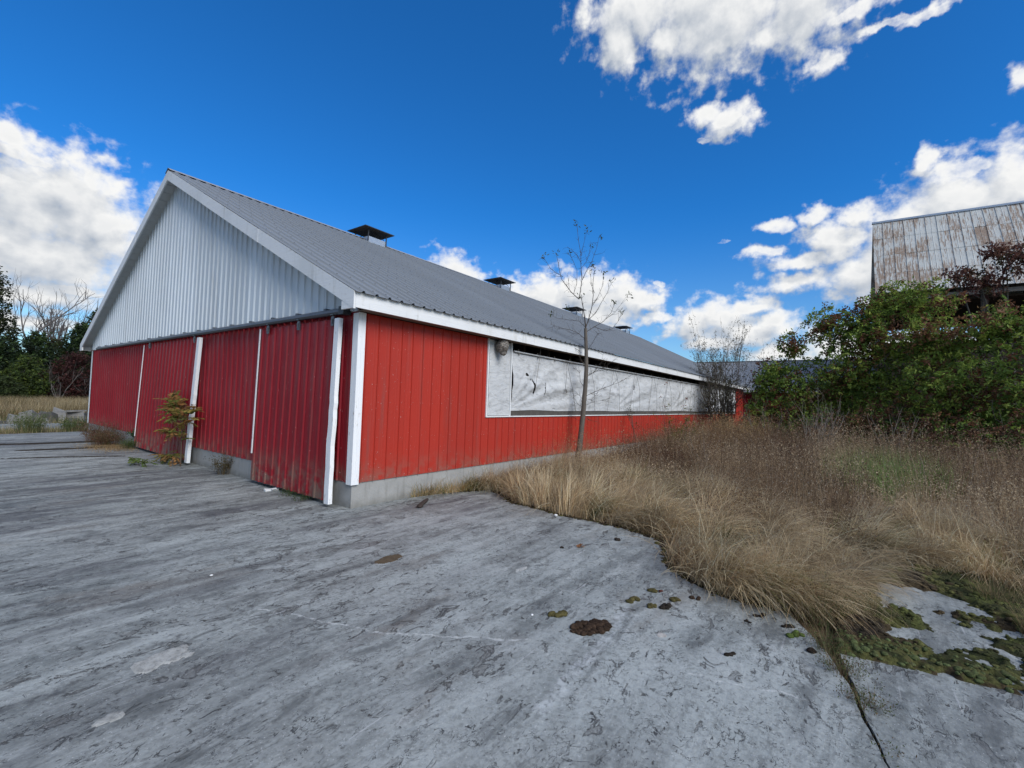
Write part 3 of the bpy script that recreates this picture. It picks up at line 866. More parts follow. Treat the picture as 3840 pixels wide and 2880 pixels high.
m_ = MB(); m_.tube([(3.62, -.07, 2.245), (6, -.07, 2.232), (12, -.07, 2.236), (20, -.07, 2.23), (WX1 - .15, -.07, 2.235)], .016, 6); m_.build("top_rod", MAT_FABRIC, cur)
# cords hanging in front of it
xc = 4.15; k = 0
while xc < 26.0:
    top = 2.39 if k % 3 else 2.44
    if k == 0: pts = [(xc + .42, -.10, 2.40), (xc + .30, -.12, 1.9), (xc + .22, -.12, 1.45)]
    elif k == 1: pts = [(xc, -.09, 2.22), (xc + .02, -.12, 2.0), (xc - .01, -.11, 1.55)]
    else:
        lean = .38 if k % 2 else -.38
        pts = [(xc - lean, -.085, 2.25), (xc - lean * .4 + .01, -.115, 1.75), (xc, -.09, 1.02)]
    m_ = MB(); m_.tube(pts, .0055, 4); m_.build("cord", MAT_CORD, cur)
    if k == 1:
        m_ = MB(); m_.tube([(xc, -.12, 1.55), (xc + .02, -.13, 1.5), (xc, -.12, 1.44)], [.008, .022, .008], 5); m_.build("cord_knot", MAT_CORD, cur)
        m_ = MB(); m_.tube([(xc + .03, -.10, 2.24), (xc + .33, -.13, 1.5), (xc + .55, -.10, 1.03)], .0055, 4); m_.build("cord", MAT_CORD, cur)
    xc += (1.55 if k == 0 else .78 if k % 2 else .86); k += 1
for xq in np.arange(3.8, 26, .72):   # little hooks over the cloth
    m_ = MB(); m_.tube([(xq, -.05, 2.30), (xq + .01, -.06, 2.22), (xq + .012, -.065, 2.17)], [.010, .014, .006], 5)
    m_.build("hook", MAT_OLDWOOD, cur)

# --- sliding doors
def door(y0, y1, z0, z1, lean, label, stile=None, edge=None, hang=()):
    d = empty("sliding_door", parent=barn); tag(d, label)
    y = 0.; w = y1 - y0; k = 0
    def fr(u, o_, z):
        zz = z0 + z
        return (-.082 - o_ - .035 * (1 - z / (z1 - z0)), y0 + u + lean * (1 - z / (z1 - z0)), zz)
    while y < w - .01:
        yb = min(y + sw, w); m_ = MB()
        sheet(m_, profile(4, y), 0, z1 - z0, fr, u0=y, u1=yb, rows=6)
        screws(m_, [fr(q + RIB * .62 + random.uniform(-.03, .03), .006, z + random.uniform(-.05, .05)) for q in np.arange(y, yb - .05, RIB * 2) for z in (.12, .9, 1.75)], (-1, 0, 0), .006)
        m_.build("siding_sheet", [MAT_RED_SHADE, MAT_SCREW], d); y = yb; k += 1
    m_ = MB(); m_.hexa([fr(.01, -.025, .02), fr(w - .01, -.025, .02), fr(w - .01, -.06, .02), fr(.01, -.06, .02), fr(.01, -.025, z1 - z0 - .02), fr(w - .01, -.025, z1 - z0 - .02), fr(w - .01, -.06, z1 - z0 - .02), fr(.01, -.06, z1 - z0 - .02)])
    m_.build("door_frame", MAT_OLDWOOD, d)
    if stile:   # thick white board, its lower end worn ragged
        a, b_ = stile; m_ = MB(); rows = 26
        for j in range(rows):
            t0, t1 = j / rows, (j + 1) / rows
            def e(t, base):
                r_ = (vnoise(np.array([t * 22.]), np.array([1.]), 8)[0] - .5) * .03 * (t < .55) - (.025 * (t < .06))
                return base + r_
            za, zb_ = t0 * (z1 - z0) - .01, t1 * (z1 - z0) - .01
            V = []
            for zz in (za, zb_):
                t = (zz + .01) / (z1 - z0)
                for (u, o_) in ((e(t, a), .022), (e(t, a), .085), (e(t, b_), .085), (e(t, b_), .022)):
                    V.append(fr(u - y0, o_, zz))
            m_.add(V, [(0, 1, 5, 4), (1, 2, 6, 5), (2, 3, 7, 6), (3, 0, 4, 7)] + ([(4, 5, 6, 7)] if j == rows - 1 else []) + ([(3, 2, 1, 0)] if j == 0 else []))
        m_.build("stile", MAT_PEEL, d)
    if edge:
        u_, zb_ = edge; m_ = MB(); m_.hexa([fr(u_ - y0 - .014, .022, zb_ - z0), fr(u_ - y0 + .014, .022, zb_ - z0), fr(u_ - y0 + .014, .036, zb_ - z0), fr(u_ - y0 - .014, .036, zb_ - z0), fr(u_ - y0 - .012, .022, z1 - z0), fr(u_ - y0 + .012, .022, z1 - z0), fr(u_ - y0 + .012, .036, z1 - z0), fr(u_ - y0 - .012, .036, z1 - z0)])
        m_.build("edge_trim", MAT_PEEL, d)
    for hy in hang:
        m_ = MB(); m_.box((-.128, hy - .035, z1 - .10), (-.112, hy + .035, z1 + .035)); m_.box((-.122, hy - .012, z1 + .035), (-.112, hy + .012, z1 + .10))
        m_.box((-.142, hy - .012, z1 - .07), (-.1281, hy + .012, z1 + .0)); m_.box((-.146, hy - .03, z1 + .05), (-.13, hy + .03, z1 + .075))
        m_.build("hanger", MAT_TRACK, d)
    return d
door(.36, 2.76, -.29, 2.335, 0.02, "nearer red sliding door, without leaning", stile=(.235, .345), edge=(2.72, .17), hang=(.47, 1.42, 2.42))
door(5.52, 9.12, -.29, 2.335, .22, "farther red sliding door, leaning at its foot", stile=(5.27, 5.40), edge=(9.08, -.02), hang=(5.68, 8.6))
tr = empty("door_track", parent=barn)
m_ = MB(); m_.tube([(-.115, .26, 2.43), (-.115, 13.74, 2.43)], .046, 8); m_.build("rail", MAT_TRACK, tr)
m_ = MB(); m_.box((-.17, .135, 2.375), (-.045, .258, 2.49)); m_.build("end_stop", MAT_DARKSTEEL, tr)
for yq in np.arange(.7, 13.7, .81):
    m_ = MB(); m_.box((-.12, yq - .03, 2.477), (-.036, yq + .03, 2.505)); m_.build("bracket", MAT_TRACK, tr)

# --- roof vents
def roof_vent(xc, parent):
    v = empty("roof_vent", (xc, W / 2, 0), parent)
    m_ = MB(); a = .34
    zt = 6.46
    for (x0, y0, x1, y1) in ((-a, -a, a, -a + .012), (-a, a - .012, a, a), (-a, -a + .0121, -a + .012, a - .0121), (a - .012, -a + .0121, a, a - .0121)):
        m_.box((x0, y0, 6.15), (x1, y1, zt))
    m_.build("curb", MAT_GALV, v)
    m_ = MB(); m_.box((-a - .05, -a - .06, 6.18), (a + .05, -a - .002, 6.215)); m_.build("flashing", MAT_ROOF2, v)
    for sx in (-1, 1):
        for sy in (-1, 1):
            m_ = MB(); m_.box((sx * (a + .015) - .014, sy * (a + .015) - .014, 6.3), (sx * (a + .015) + .014, sy * (a + .015) + .014, 6.705)); m_.build("leg", MAT_DARKSTEEL, v)
    for (sx, sy) in ((-1, -1), (1, 1)):
        m_ = MB(); m_.tube([(sx * .3, -sy * .3, 6.5), (sx * .05, -sy * .05, 6.76)], .012, 4); m_.build("brace", MAT_DARKSTEEL, v)
    hx, hy, z0, z1 = .58, .50, 6.70, 6.82
    m_ = MB()
    m_.add([(-hx, -hy, z0), (hx, -hy, z0), (hx, hy, z0), (-hx, hy, z0), (0, 0, z1), (-hx, -hy, z0 + .022), (hx, -hy, z0 + .022), (hx, hy, z0 + .022), (-hx, hy, z0 + .022), (0, 0, z1 + .025)],
           [(0, 1, 4), (1, 2, 4), (2, 3, 4), (3, 0, 4), (5, 9, 6), (6, 9, 7), (7, 9, 8), (8, 9, 5)])
    m_.add([(-hx, -hy, z0), (hx, -hy, z0), (hx, hy, z0), (-hx, hy, z0), (-hx, -hy, z0 + .022), (hx, -hy, z0 + .022), (hx, hy, z0 + .022), (-hx, hy, z0 + .022)], [(0, 4, 5, 1), (1, 5, 6, 2), (2, 6, 7, 3), (3, 7, 4, 0)])
    m_.build("cap", MAT_DARKSTEEL, v)
    return v
for xv in (5.40, 12.45, 19.55, 26.75): roof_vent(xv, barn)

# --- wasp nest under the eave
def lump(r, sub=3, amp=.15, freq=3., squash=(1, 1, 1), seed=0):
    bm = bmesh.new(); bmesh.ops.create_icosphere(bm, subdivisions=sub, radius=1)
    V = np.array([v.co[:] for v in bm.verts]); F = np.array([[v.index for v in f.verts] for f in bm.faces]); bm.free()
    n = fbm(V[:, 0] * freq + V[:, 2] * 2.1 + 9, V[:, 1] * freq + V[:, 2] * freq * .7 + 5, seed, 4) - .5
    V = V * (1 + amp * 2 * n)[:, None] * np.array(squash) * r
    return V, F
V, F = lump(.125, 4, .22, 3.2, (1, .95, 1.12), 3)
m_ = MB(); m_.add(V + np.array([3.13, -.15, 2.285]), F)
V, F = lump(.07, 3, .2, 3, (1, 1, 1), 5); m_.add(V + np.array([3.15, -.16, 2.17]), F)
tag(m_.build("wasp_nest", MAT_NEST, smooth=True, loc=(3.13, -.15, 2.285)), "grey papery wasp nest hanging under the barn eave", "wasp nest")

# ================================================================== REAR WING
wing = tag(empty("rear_wing", (31, -3, FZ)), "low red wing with pale ribbed roof behind the far end of the long barn", "barn")
def wadd(m_, name, mat): return m_.build(name, mat, wing, loc=None)
def wing_local(p): return (p[0] - 31, p[1] + 3, p[2] - FZ)
class LB(MB):
    def add(s, V, F, col=None, mi=0):
        V = np.asarray(V, float).reshape(-1, 3) - np.array(s.o); return super().add(V, F, col, mi)
    def __init__(s, o): super().__init__(); s.o = o
WO = (31, -3, FZ)
m_ = LB(WO); m_.box((31.35, -16, FZ), (31.45, 6.5, 2.42)); wadd(m_, "wall", MAT_RED_SHADE)
m_ = LB(WO); m_.box((40.5, -16, FZ), (40.6, 6.5, 2.42)); m_.box((31.46, 6.4, FZ), (40.49, 6.5, 2.42)); m_.box((31.46, -16, FZ), (40.49, -15.9, 2.42)); wadd(m_, "wall", MAT_RED_SHADE)
m_ = LB(WO); m_.box((30.98, -16.2, 2.36), (31.02, 6.8, 2.52)); wadd(m_, "fascia", MAT_WHITEWOOD)
sl = math.atan2(4.92 - 2.52, 5.1); sle = math.hypot(4.92 - 2.52, 5.1)
rs = 8; first = None
for i in range(26):
    yb = -16.2 + i * .9
    m_ = LB(WO)
    pr = [(0, 0), (.02, .045), (.05, .045), (.07, 0), (.45, 0), (.47, .045), (.50, .045), (.52, 0), (.9, 0)]
    sheet(m_, pr, 0, sle, lambda u, o_, s_: (30.95 + s_ * math.cos(sl) - o_ * math.sin(sl), yb + u, 2.53 + s_ * math.sin(sl) + o_ * math.cos(sl)))
    wadd(m_, "roof_sheet", MAT_ROOF2)
m_ = LB(WO); m_.add([(36.05, -16.2, 4.94), (36.05, 7.2, 4.94), (41.2, 7.2, 2.5), (41.2, -16.2, 2.5)], [(0, 1, 2, 3)]); wadd(m_, "roof_slope", MAT_ROOF2)
m_ = LB(WO); m_.box((35.95, -16.2, 4.93), (36.15, 7.2, 4.985)); wadd(m_, "ridge_cap", MAT_ROOF2)
m_ = LB(WO); m_.tube([(30.9, .55, FZ + .01), (30.9, .55, 2.36)], .06, 8); wadd(m_, "downpipe", MAT_OLDWOOD)

# ================================================================== OLD RUSTY BARN
OB = (29.1, -6.75, FZ)
old = tag(empty("old_barn", OB), "tall ruined barn with rust-streaked metal roof behind the green trees", "barn")
E0 = np.array([29.14, -6.75, 8.06]); R0 = np.array([33.14, -6.75, 13.41])
LEN = 18.; SAG = .022
dS = unit(R0 - E0); SLn = np.linalg.norm(R0 - E0); NN = np.array([-dS[2], 0, dS[0]])
rows, cols = 4, 36
rl = SLn / rows; cw = LEN / cols
bmS = MB()
pr = [(0, 0), (cw * .42, 0), (cw * .46, .012), (cw * .5, 0), (cw * .94, 0), (cw * .96, .03), (cw * 1.0, .03), (cw * 1.02, 0)]
V = []; 
for s_ in (0, rl + .06):
    for (u, o_) in pr: V.append((s_, -u, o_ + (.012 if s_ == 0 else 0)))
n = len(pr)
bmS.add(V, [(i, i + 1, n + i + 1, n + i) for i in range(n - 1)])
orf = empty("roof", parent=old)
sd = None
for r in range(rows):
    for c in range(cols):
        o = bmS.build("roof_sheet", MAT_RUST, orf) if sd is None else link("roof_sheet", sd, orf)
        sd = o.data
        p = E0 + dS * rl * r + np.array([0, -c * cw, -SAG * c * cw]) + NN * (random.uniform(0, .012)) - np.array(OB)
        rot = Matrix(((dS[0], 0, NN[0]), (0, 1, 0), (dS[2], 0, NN[2]))).transposed()
        mw = Matrix.Identity(4)
        mw.col[0][:3] = dS; mw.col[1][:3] = (0, 1, 0); mw.col[2][:3] = NN
        mw = Matrix.Translation(Vector(p)) @ mw @ Matrix.Rotation(random.uniform(-.004, .004), 4, 'Z')
        o.matrix_local = mw
def OBm(): return LB(OB)
XB = 2 * R0[0] - E0[0]
m_ = OBm(); m_.hexa([(R0[0] + .03, -6.75, R0[2]), (XB, -6.75, 8.0), (XB, -6.75 - LEN, 8 - SAG * LEN), (R0[0] + .03, -6.75 - LEN, R0[2] - SAG * LEN),
    (R0[0] + .03, -6.75, R0[2] + .06), (XB + .05, -6.75, 8.06), (XB + .05, -6.75 - LEN, 8.06 - SAG * LEN), (R0[0] + .03, -6.75 - LEN, R0[2] + .06 - SAG * LEN)]); m_.build("rear_roof_slope", MAT_RUST, old)
m_ = OBm(); m_.tube([R0 + [0, .05, .06], R0 + [0, -LEN, .06 - SAG * LEN]], .09, 6); m_.build("ridge_roll", MAT_GALV, old)
# end wall of boards under the gable, rafters, posts, and beams
ye = -6.95
for i in range(30):
    x0 = 29.35 + i * .26; x1 = x0 + .24
    if x1 > 36.9: break
    tp = lambda x: min(8.0 + (x - 29.14) * (R0[2] - 8.06) / 4.0, 8.0 + (XB - x) * (R0[2] - 8.06) / 4.0) - .08
    m_ = OBm(); m_.hexa([(x0, ye, FZ), (x1, ye, FZ), (x1, ye + .03, FZ), (x0, ye + .03, FZ), (x0, ye, tp(x0)), (x1, ye, tp(x1)), (x1, ye + .03, tp(x1)), (x0, ye + .03, tp(x0))])
    m_.build("wall_board", MAT_DARKWOOD, old)
for i, yq in enumerate(np.arange(-7.1, -24, -4.1)):
    m_ = OBm(); m_.box((29.4, yq - .13, FZ), (29.66, yq + .13, 7.9 - SAG * 4.1 * i)); m_.build("post", MAT_DARKWOOD, old)
for z in (7.6, 5.35, 3.0):
    m_ = OBm(); m_.box((29.32, -24.6, z), (29.39, -6.98, z + .22)); m_.build("beam", MAT_OLDWOOD, old)
for i in range(70):       # boards that still close the lower front and most of the back
    y0 = -6.97 - i * .25
    if y0 < -24.6: break
    m_ = OBm(); m_.box((29.25, y0 - .235, FZ), (29.28, y0, 5.2 + random.uniform(-.3, .1))); m_.build("wall_board", MAT_DARKWOOD, old)
    m_ = OBm(); m_.box((36.9, y0 - .245, FZ), (36.93, y0, 6.15 + random.uniform(-.12, .08))); m_.build("wall_board", MAT_DARKWOOD, old)
    if i > 22 or i < 3:
        m_ = OBm(); m_.box((36.9, y0 - .245, 6.3), (36.93, y0, 8.0)); m_.build("wall_board", MAT_DARKWOOD, old)
m_ = OBm(); m_.box((36.86, -24.6, 7.0), (36.95, -6.97, 7.9)); m_.build("beam", MAT_DARKWOOD, old)
m_ = OBm(); m_.box((29.7, -24.6, 7.45), (36.8, -7.0, 7.55)); m_.build("loft_floor", MAT_DARKWOOD, old)

# ================================================================== PLANTS: woody
def branchy(mb, p, d, length, r, depth, col, spread=.6, tips=None, seg=4, up=.12, kids=3, sides=5, shrink=.62):
    pts = [np.array(p, float)]; dd = unit(np.array(d, float))
    for k in range(seg):
        dd = unit(dd + rng.normal(0, .13, 3) + UP * up * .5)
        pts.append(pts[-1] + dd * length / seg)
    mb.tube(pts, np.linspace(r, r * .45, seg + 1), sides, col)
    if tips is not None and depth <= 1:
        for q in pts[1:]: tips.append((q, dd))
    if depth > 0:
        for k in range(kids):
            i = rng.integers(max(1, seg // 2 - 1), seg + 1)
            nd_ = unit(dd + rng.normal(0, spread, 3) + UP * up)
            branchy(mb, pts[i], nd_, length * shrink * rng.uniform(.75, 1.15), r * .5, depth - 1, col, spread, tips, max(2, seg - 1), up, kids, max(3, sides - 1), shrink)

GREENS = [(.07, .115, .025), (.135, .205, .038), (.205, .29, .05), (.28, .34, .065), (.16, .10, .04)]
BROWNS = [(.15, .065, .035), (.20, .10, .05), (.09, .042, .025)]
def crown_tree(name, base, lumps, label, cat, ncl, cols, wts=None, leaf=(.135, .062), nleaf=7, stems=5, bark=(.11, .10, .085), group=None, sr=.05, droop=.55, surf=.55, bare=0, split=None):
    base = np.array(base, float)
    root = tag(empty(name, base), label, cat, group)
    lumps = np.array(lumps, float)             # cx, cy, cz, rx, ry, rz relative to base
    tm = MB()
    for i in range(max(stems, len(lumps))):
        l_ = lumps[i % len(lumps)]
        end = l_[:3] + rng.normal(0, .3, 3) * l_[3:]
        st = np.array([rng.normal(0, .12), rng.normal(0, .12), -.02])
        mid = st * .5 + end * .45 + rng.normal(0, .12, 3); mid[2] = max(.2, end[2] * .5)
        tt = np.linspace(0, 1, 8)[:, None]
        pts = (1 - tt) ** 2 * st + 2 * tt * (1 - tt) * mid + tt ** 2 * end + rng.normal(0, .02, (8, 3))
        pts[0] = st
        tm.tube(pts, np.linspace(sr, sr * .2, 8), 6, bark)
        for j in range(7):
            k = rng.integers(3, 8); q = pts[k]
            dd = unit(rng.normal(0, 1, 3) + UP * .5)
            ln = rng.uniform(.5, 1.1) * l_[3:].mean() * .9
            branchy(tm, q, dd, ln, sr * .22, 1, bark, .55, None, 3, .15, 2, 4)
    tm.build("trunk", MAT_BARK, root, smooth=True)
    cm = MB()
    vol = (lumps[:, 3] * lumps[:, 4] * lumps[:, 5]) ** .66; pw = vol / vol.sum()
    li = rng.choice(len(lumps), ncl, p=pw)
    dv = unit(rng.normal(size=(ncl, 3)))
    rr = rng.uniform(0, 1, ncl) ** surf
    bumpy = .72 + .5 * fbm(dv[:, 0] * 2.5 + li * 3.1 + 20, dv[:, 1] * 2.5 + dv[:, 2] * 2.5 + 20, 31)
    P = lumps[li, :3] + dv * lumps[li, 3:] * (rr * bumpy)[:, None]
    # gaps
    keep = fbm(P[:, 0] * 1.3 + 40, P[:, 2] * 1.3 + P[:, 1] * 1.1 + 40, 17, 3) > .36
    keep &= P[:, 2] > .05
    P = P[keep]; n = len(P)
    cc = pick(cols, n, .3, wts)
    # neighbouring clusters share a tone
    tone = fbm(P[:, 0] * 1.7 + 60, P[:, 2] * 1.7 + P[:, 1] + 60, 23, 3)
    ci = np.clip((tone - .25) / .5 * len(cols), 0, len(cols) - 1).astype(int)
    sw_ = rng.uniform(0, 1, n) < .5
    cc[sw_] = np.asarray(cols)[ci[sw_]] * rng.uniform(.75, 1.25, (sw_.sum(), 1))
    cd = unit(rng.normal(size=(n, 3)) * np.array([1, 1, .35]) + UP * .1)
    PP = np.repeat(P, nleaf, 0) + rng.normal(0, leaf[0] * .35, (n * nleaf, 3))
    DD = np.repeat(cd, nleaf, 0) + rng.normal(0, .75, (n * nleaf, 3)) - UP * droop
    CC = np.repeat(cc, nleaf, 0) * rng.uniform(.8, 1.2, (n * nleaf, 1))
    Ls = leaf[0] * rng.uniform(.6, 1.25, n * nleaf)
    leaflets(cm, PP, DD, Ls, leaf[1] * rng.uniform(.7, 1.2, n * nleaf), np.clip(CC, .003, 1))
    cm.build("crown", MAT_LEAF, root)
    return root

# big box-elder thicket to the right of the barn
gW = [.26, .30, .22, .12, .10]
crown_tree("box_elder", (17.6, -4.3, FZ), [(0, .2, 2.2, 1.25, 1.5, 1.5), (.1, -1.1, 3.1, 1.2, 1.1, 1.3), (-.3, 1.2, 2.9, .9, .8, .9), (.2, -.6, 5.0, .9, .9, .9), (.1, -1.9, 5.1, .8, .7, 1.1), (-.4, .3, 1.0, 1.3, 1.8, 1.0), (-.2, 1.7, 1.6, .7, .6, 1.2), (-.2, .6, 4.2, .6, .6, .6)],
           "green leafy box elder left of the rusty barn, nearest the low wing", "tree", 5600, GREENS + BROWNS[:1], [.20, .24, .20, .12, .08, .16])
crown_tree("box_elder", (17.9, -7.0, FZ), [(0, .3, 2.6, 1.3, 1.6, 1.5), (0, -.9, 3.9, 1.2, 1.4, 1.2), (-.2, .9, 4.3, 1.0, 1.0, .9), (-.4, 0, 1.1, 1.4, 1.8, 1.1), (.2, -.4, 5.7, 1.0, 1.4, .9)],
           "dense green box elder covering the left corner of the rusty barn", "tree", 5200, GREENS + BROWNS[:1], [.20, .26, .22, .14, .08, .10])
crown_tree("box_elder", (16.2, -8.6, FZ), [(0, .3, 2.4, 1.4, 1.5, 1.4), (.1, -.8, 4.2, 1.2, 1.3, 1.0), (-.3, 0, 1.0, 1.5, 1.7, 1.0), (.4, .9, 4.3, .9, .9, .7)],
           "mid green box elder in front of the barn's dark opening", "tree", 3800, GREENS + BROWNS[:2], [.22, .26, .20, .12, .08, .07, .05])
crown_tree("box_elder", (14.9, -10.3, FZ), [(0, .3, 2.3, 1.5, 1.5, 1.4), (0, -.8, 3.8, 1.3, 1.4, 1.1), (-.3, 0, 1.0, 1.6, 1.9, 1.0), (.5, -2.4, 2.9, 1.4, 1.6, 1.8)],
           "broad shrubby box elder at the right edge of the photo", "tree", 4400, GREENS + BROWNS[:2], [.22, .26, .20, .12, .08, .07, .05])
crown_tree("ash_tree", (19.6, -10.4, FZ), [(0, .9, 6.6, .6, .8, .6), (0, -.2, 7.3, .8, .9, .7), (-.1, -1.4, 6.6, .9, 1.1, .8), (0, .5, 7.6, .5, .6, .4), (0, -1.7, 7.5, .7, .9, .8), (0, 1.5, 6.9, .4, .5, .4)],
           "tree with withered red-brown leaves standing before the rusty roof", "tree", 900, [(.14, .06, .045), (.10, .042, .033), (.20, .10, .065), (.08, .07, .03)], [.4, .3, .2, .1], leaf=(.14, .06), stems=7, sr=.07, droop=1.0, surf=.6)
crown_tree("leafy_shrub", (15.6, -5.5, FZ), [(0, .5, .9, .8, 1.0, .8), (0, -.9, 1.1, .8, 1.0, .9)],
           "low brown-leaved shrub at the foot of the box elders", "shrub", 1100, BROWNS + GREENS[:2], None, leaf=(.09, .045), stems=6, bark=(.16, .14, .12))
crown_tree("leafy_shrub", (13.6, -8.6, FZ), [(0, .6, .9, .9, 1.1, .9), (0, -.9, 1.0, .9, 1.1, .9)],
           "brown and green shrub below the box elder at right", "shrub", 1300, BROWNS + GREENS[:3], None, leaf=(.09, .045), stems=6, bark=(.16, .14, .12))
crown_tree("box_elder", (21.5, -4.6, FZ), [(0, .4, 1.7, 1.2, 1.4, 1.3), (0, -.8, 2.3, 1.2, 1.2, 1.3), (0, 1.3, 1.1, .9, .9, .9)],
           "small dark box elder in front of the low wing's red wall", "tree", 2400, GREENS[:3] + BROWNS[2:], [.4, .3, .15, .15])  # added shrub, put in to darken the wing wall where shadow lies
# fine-leaved willow in front of the far end of the barn
wl = tag(empty("willow_shrub", (18.6, -.95, FZ)), "airy fine-leaved shrub before the far end of the barn", "shrub")
tm = MB(); tips = []
for i in range(34):
    a = rng.uniform(0, 6.28); ln = rng.uniform(2.8, 5.3)
    branchy(tm, (rng.normal(0, .12), rng.normal(0, .12), 0), (math.cos(a) * .42, math.sin(a) * .42, 1), ln * .60, .026, 3, (.15, .125, .10), .34, tips, 5, .22, 3, 4, .60)
tm.build("stem", MAT_BARK, wl, smooth=True)
TP = np.array([t_[0] for t_ in tips]); TP = TP[rng.uniform(size=len(TP)) < .9]
TP = TP[TP[:, 2] < 5.6]
cm = MB(); n = len(TP) * 3
leaflets(cm, np.repeat(TP, 3, 0) + rng.normal(0, .03, (n, 3)), rng.normal(0, 1, (n, 3)) - UP * .2, rng.uniform(.06, .12, n), rng.uniform(.018, .034, n), pick([(.12, .12, .06), (.09, .07, .04), (.05, .04, .03)], n))
cm.build("foliage", MAT_LEAF, wl)

# --- the slim bare tree against the wall (limbs drawn on a plane facing the yard, then pushed in depth)
BT = np.array([5.95, -.32, FZ]); RX = np.array([.5949, -.8030, 0]); RX = RX / np.linalg.norm(RX); DY = np.array([.8030, .5949, 0])
SC = 5.98 / 1510.
def bt(px, py, dep=0.):
    return RX * ((px - 445) * SC) + UP * ((1560 - py) * SC + .03) + DY * dep
bare = tag(empty("bare_sapling", BT), "tall slim nearly leafless tree against the red side wall", "tree")
tm = MB(); BC = (.17, .145, .12); BC2 = (.10, .082, .07)
trunk = [(445, 1562), (452, 1490), (462, 1430), (470, 1330), (478, 1230), (482, 1150), (488, 1050), (490, 950), (487, 850), (482, 770), (478, 700)]
tm.tube([bt(*p) for p in trunk], np.linspace(.075, .036, len(trunk)), 8, BC)
tm.build("trunk", MAT_BARK, bare, smooth=True)
limbs = [  # polylines, start radius
    ([(478, 700), (468, 640), (450, 575), (430, 522)], .022), ([(430, 522), (440, 480), (447, 400), (441, 300), (436, 230), (420, 150), (410, 50)], .014),
    ([(430, 522), (385, 475), (350, 425), (330, 388), (315, 330), (308, 270), (295, 195)], .013), ([(330, 388), (290, 360), (250, 330), (225, 290), (207, 250)], .009),
    ([(441, 300), (425, 240), (395, 190), (368, 148)], .008), ([(436, 260), (450, 190), (462, 105)], .007), ([(447, 400), (470, 350), (500, 290), (525, 210), (537, 150)], .009),
    ([(441, 330), (470, 290), (490, 230), (500, 180)], .006), ([(400, 490), (415, 430), (410, 360), (375, 310), (350, 275)], .007), ([(370, 460), (372, 400), (372, 330)], .005),
    ([(478, 700), (500, 640), (518, 560), (527, 480), (530, 400), (540, 310)], .016), ([(500, 640), (540, 600), (575, 540), (610, 470), (640, 395)], .010),
    ([(518, 560), (550, 500), (570, 440), (585, 355)], .008), ([(485, 720), (530, 690), (590, 650), (640, 590), (670, 515)], .011), ([(530, 690), (600, 710), (650, 690), (690, 640), (712, 580)], .009),
    ([(600, 640), (650, 600), (700, 515)], .005), ([(527, 480), (500, 430), (498, 380), (500, 320)], .006), ([(482, 770), (440, 735), (390, 715), (320, 700), (262, 680)], .010),
    ([(440, 735), (410, 730), (360, 700), (300, 690)], .005), ([(475, 690), (440, 650), (380, 640), (310, 625), (275, 595)], .008), ([(450, 600), (410, 575), (370, 570)], .005),
    ([(488, 950), (450, 880), (440, 840), (400, 820), (355, 815)], .009), ([(487, 880), (460, 900), (440, 830)], .006), ([(450, 850), (400, 780), (375, 760)], .005),
    ([(487, 850), (520, 790), (545, 740), (555, 735)], .007), ([(489, 1000), (540, 965), (600, 930), (660, 880)], .008), ([(540, 965), (570, 910), (580, 860)], .005), ([(489, 990), (560, 960), (620, 950), (665, 945)], .006),
    ([(482, 1120), (540, 1090), (610, 1060), (680, 1030), (780, 965)], .009), ([(482, 1130), (520, 1140), (545, 1100), (550, 1120)], .005), ([(480, 1180), (540, 1150), (600, 1135), (665, 1122)], .006),
    ([(486, 1070), (455, 1030), (445, 970), (400, 950)], .006), ([(480, 1140), (440, 1110), (390, 1125)], .005), ([(478, 1190), (450, 1170), (430, 1120)], .005), ([(474, 1280), (430, 1250), (380, 1240)], .005),
    ([(472, 1300), (500, 1240), (515, 1265)], .004), ([(465, 1400), (410, 1390), (370, 1350)], .004)]
am = MB(); tipl = []
for pts, r in limbs:
    dend = rng.uniform(-.6, .6)
    P = np.array([bt(q[0], q[1], dend * (i / (len(pts) - 1)) ** 1.2) for i, q in enumerate(pts)])
    P = P + rng.normal(0, .006, P.shape)
    am = MB(); am.tube(P, np.linspace(r * .8, r * .28, len(P)), 5, BC2)
    if pts[-1][1] < 600 and rng.uniform() < .8: tipl.append(P[-1])
    for k in range(len(P) - 1):
        for j in range(3):
            t_ = rng.uniform(); q = P[k] * (1 - t_) + P[k + 1] * t_
            dd = unit((P[k + 1] - P[k])) + rng.normal(0, .7, 3)
            branchy(am, q, dd, rng.uniform(.08, .24), .0038, 1 if rng.uniform() < .3 else 0, BC2, .6, None, 3, .15, 2, 3)
    am.build("branch", MAT_BARK, bare, smooth=True)
TPs = np.array(tipl)
for tp in TPs:
    n = 9; cm = MB(); PP = tp[None] + rng.normal(0, .035, (n, 3))
    leaflets(cm, PP, rng.normal(0, 1, PP.shape), rng.uniform(.05, .11, n), rng.uniform(.02, .04, n), pick([(.07, .10, .035), (.10, .11, .04), (.05, .06, .025)], n))
    cm.build("leaf_tuft", MAT_LEAF, bare)

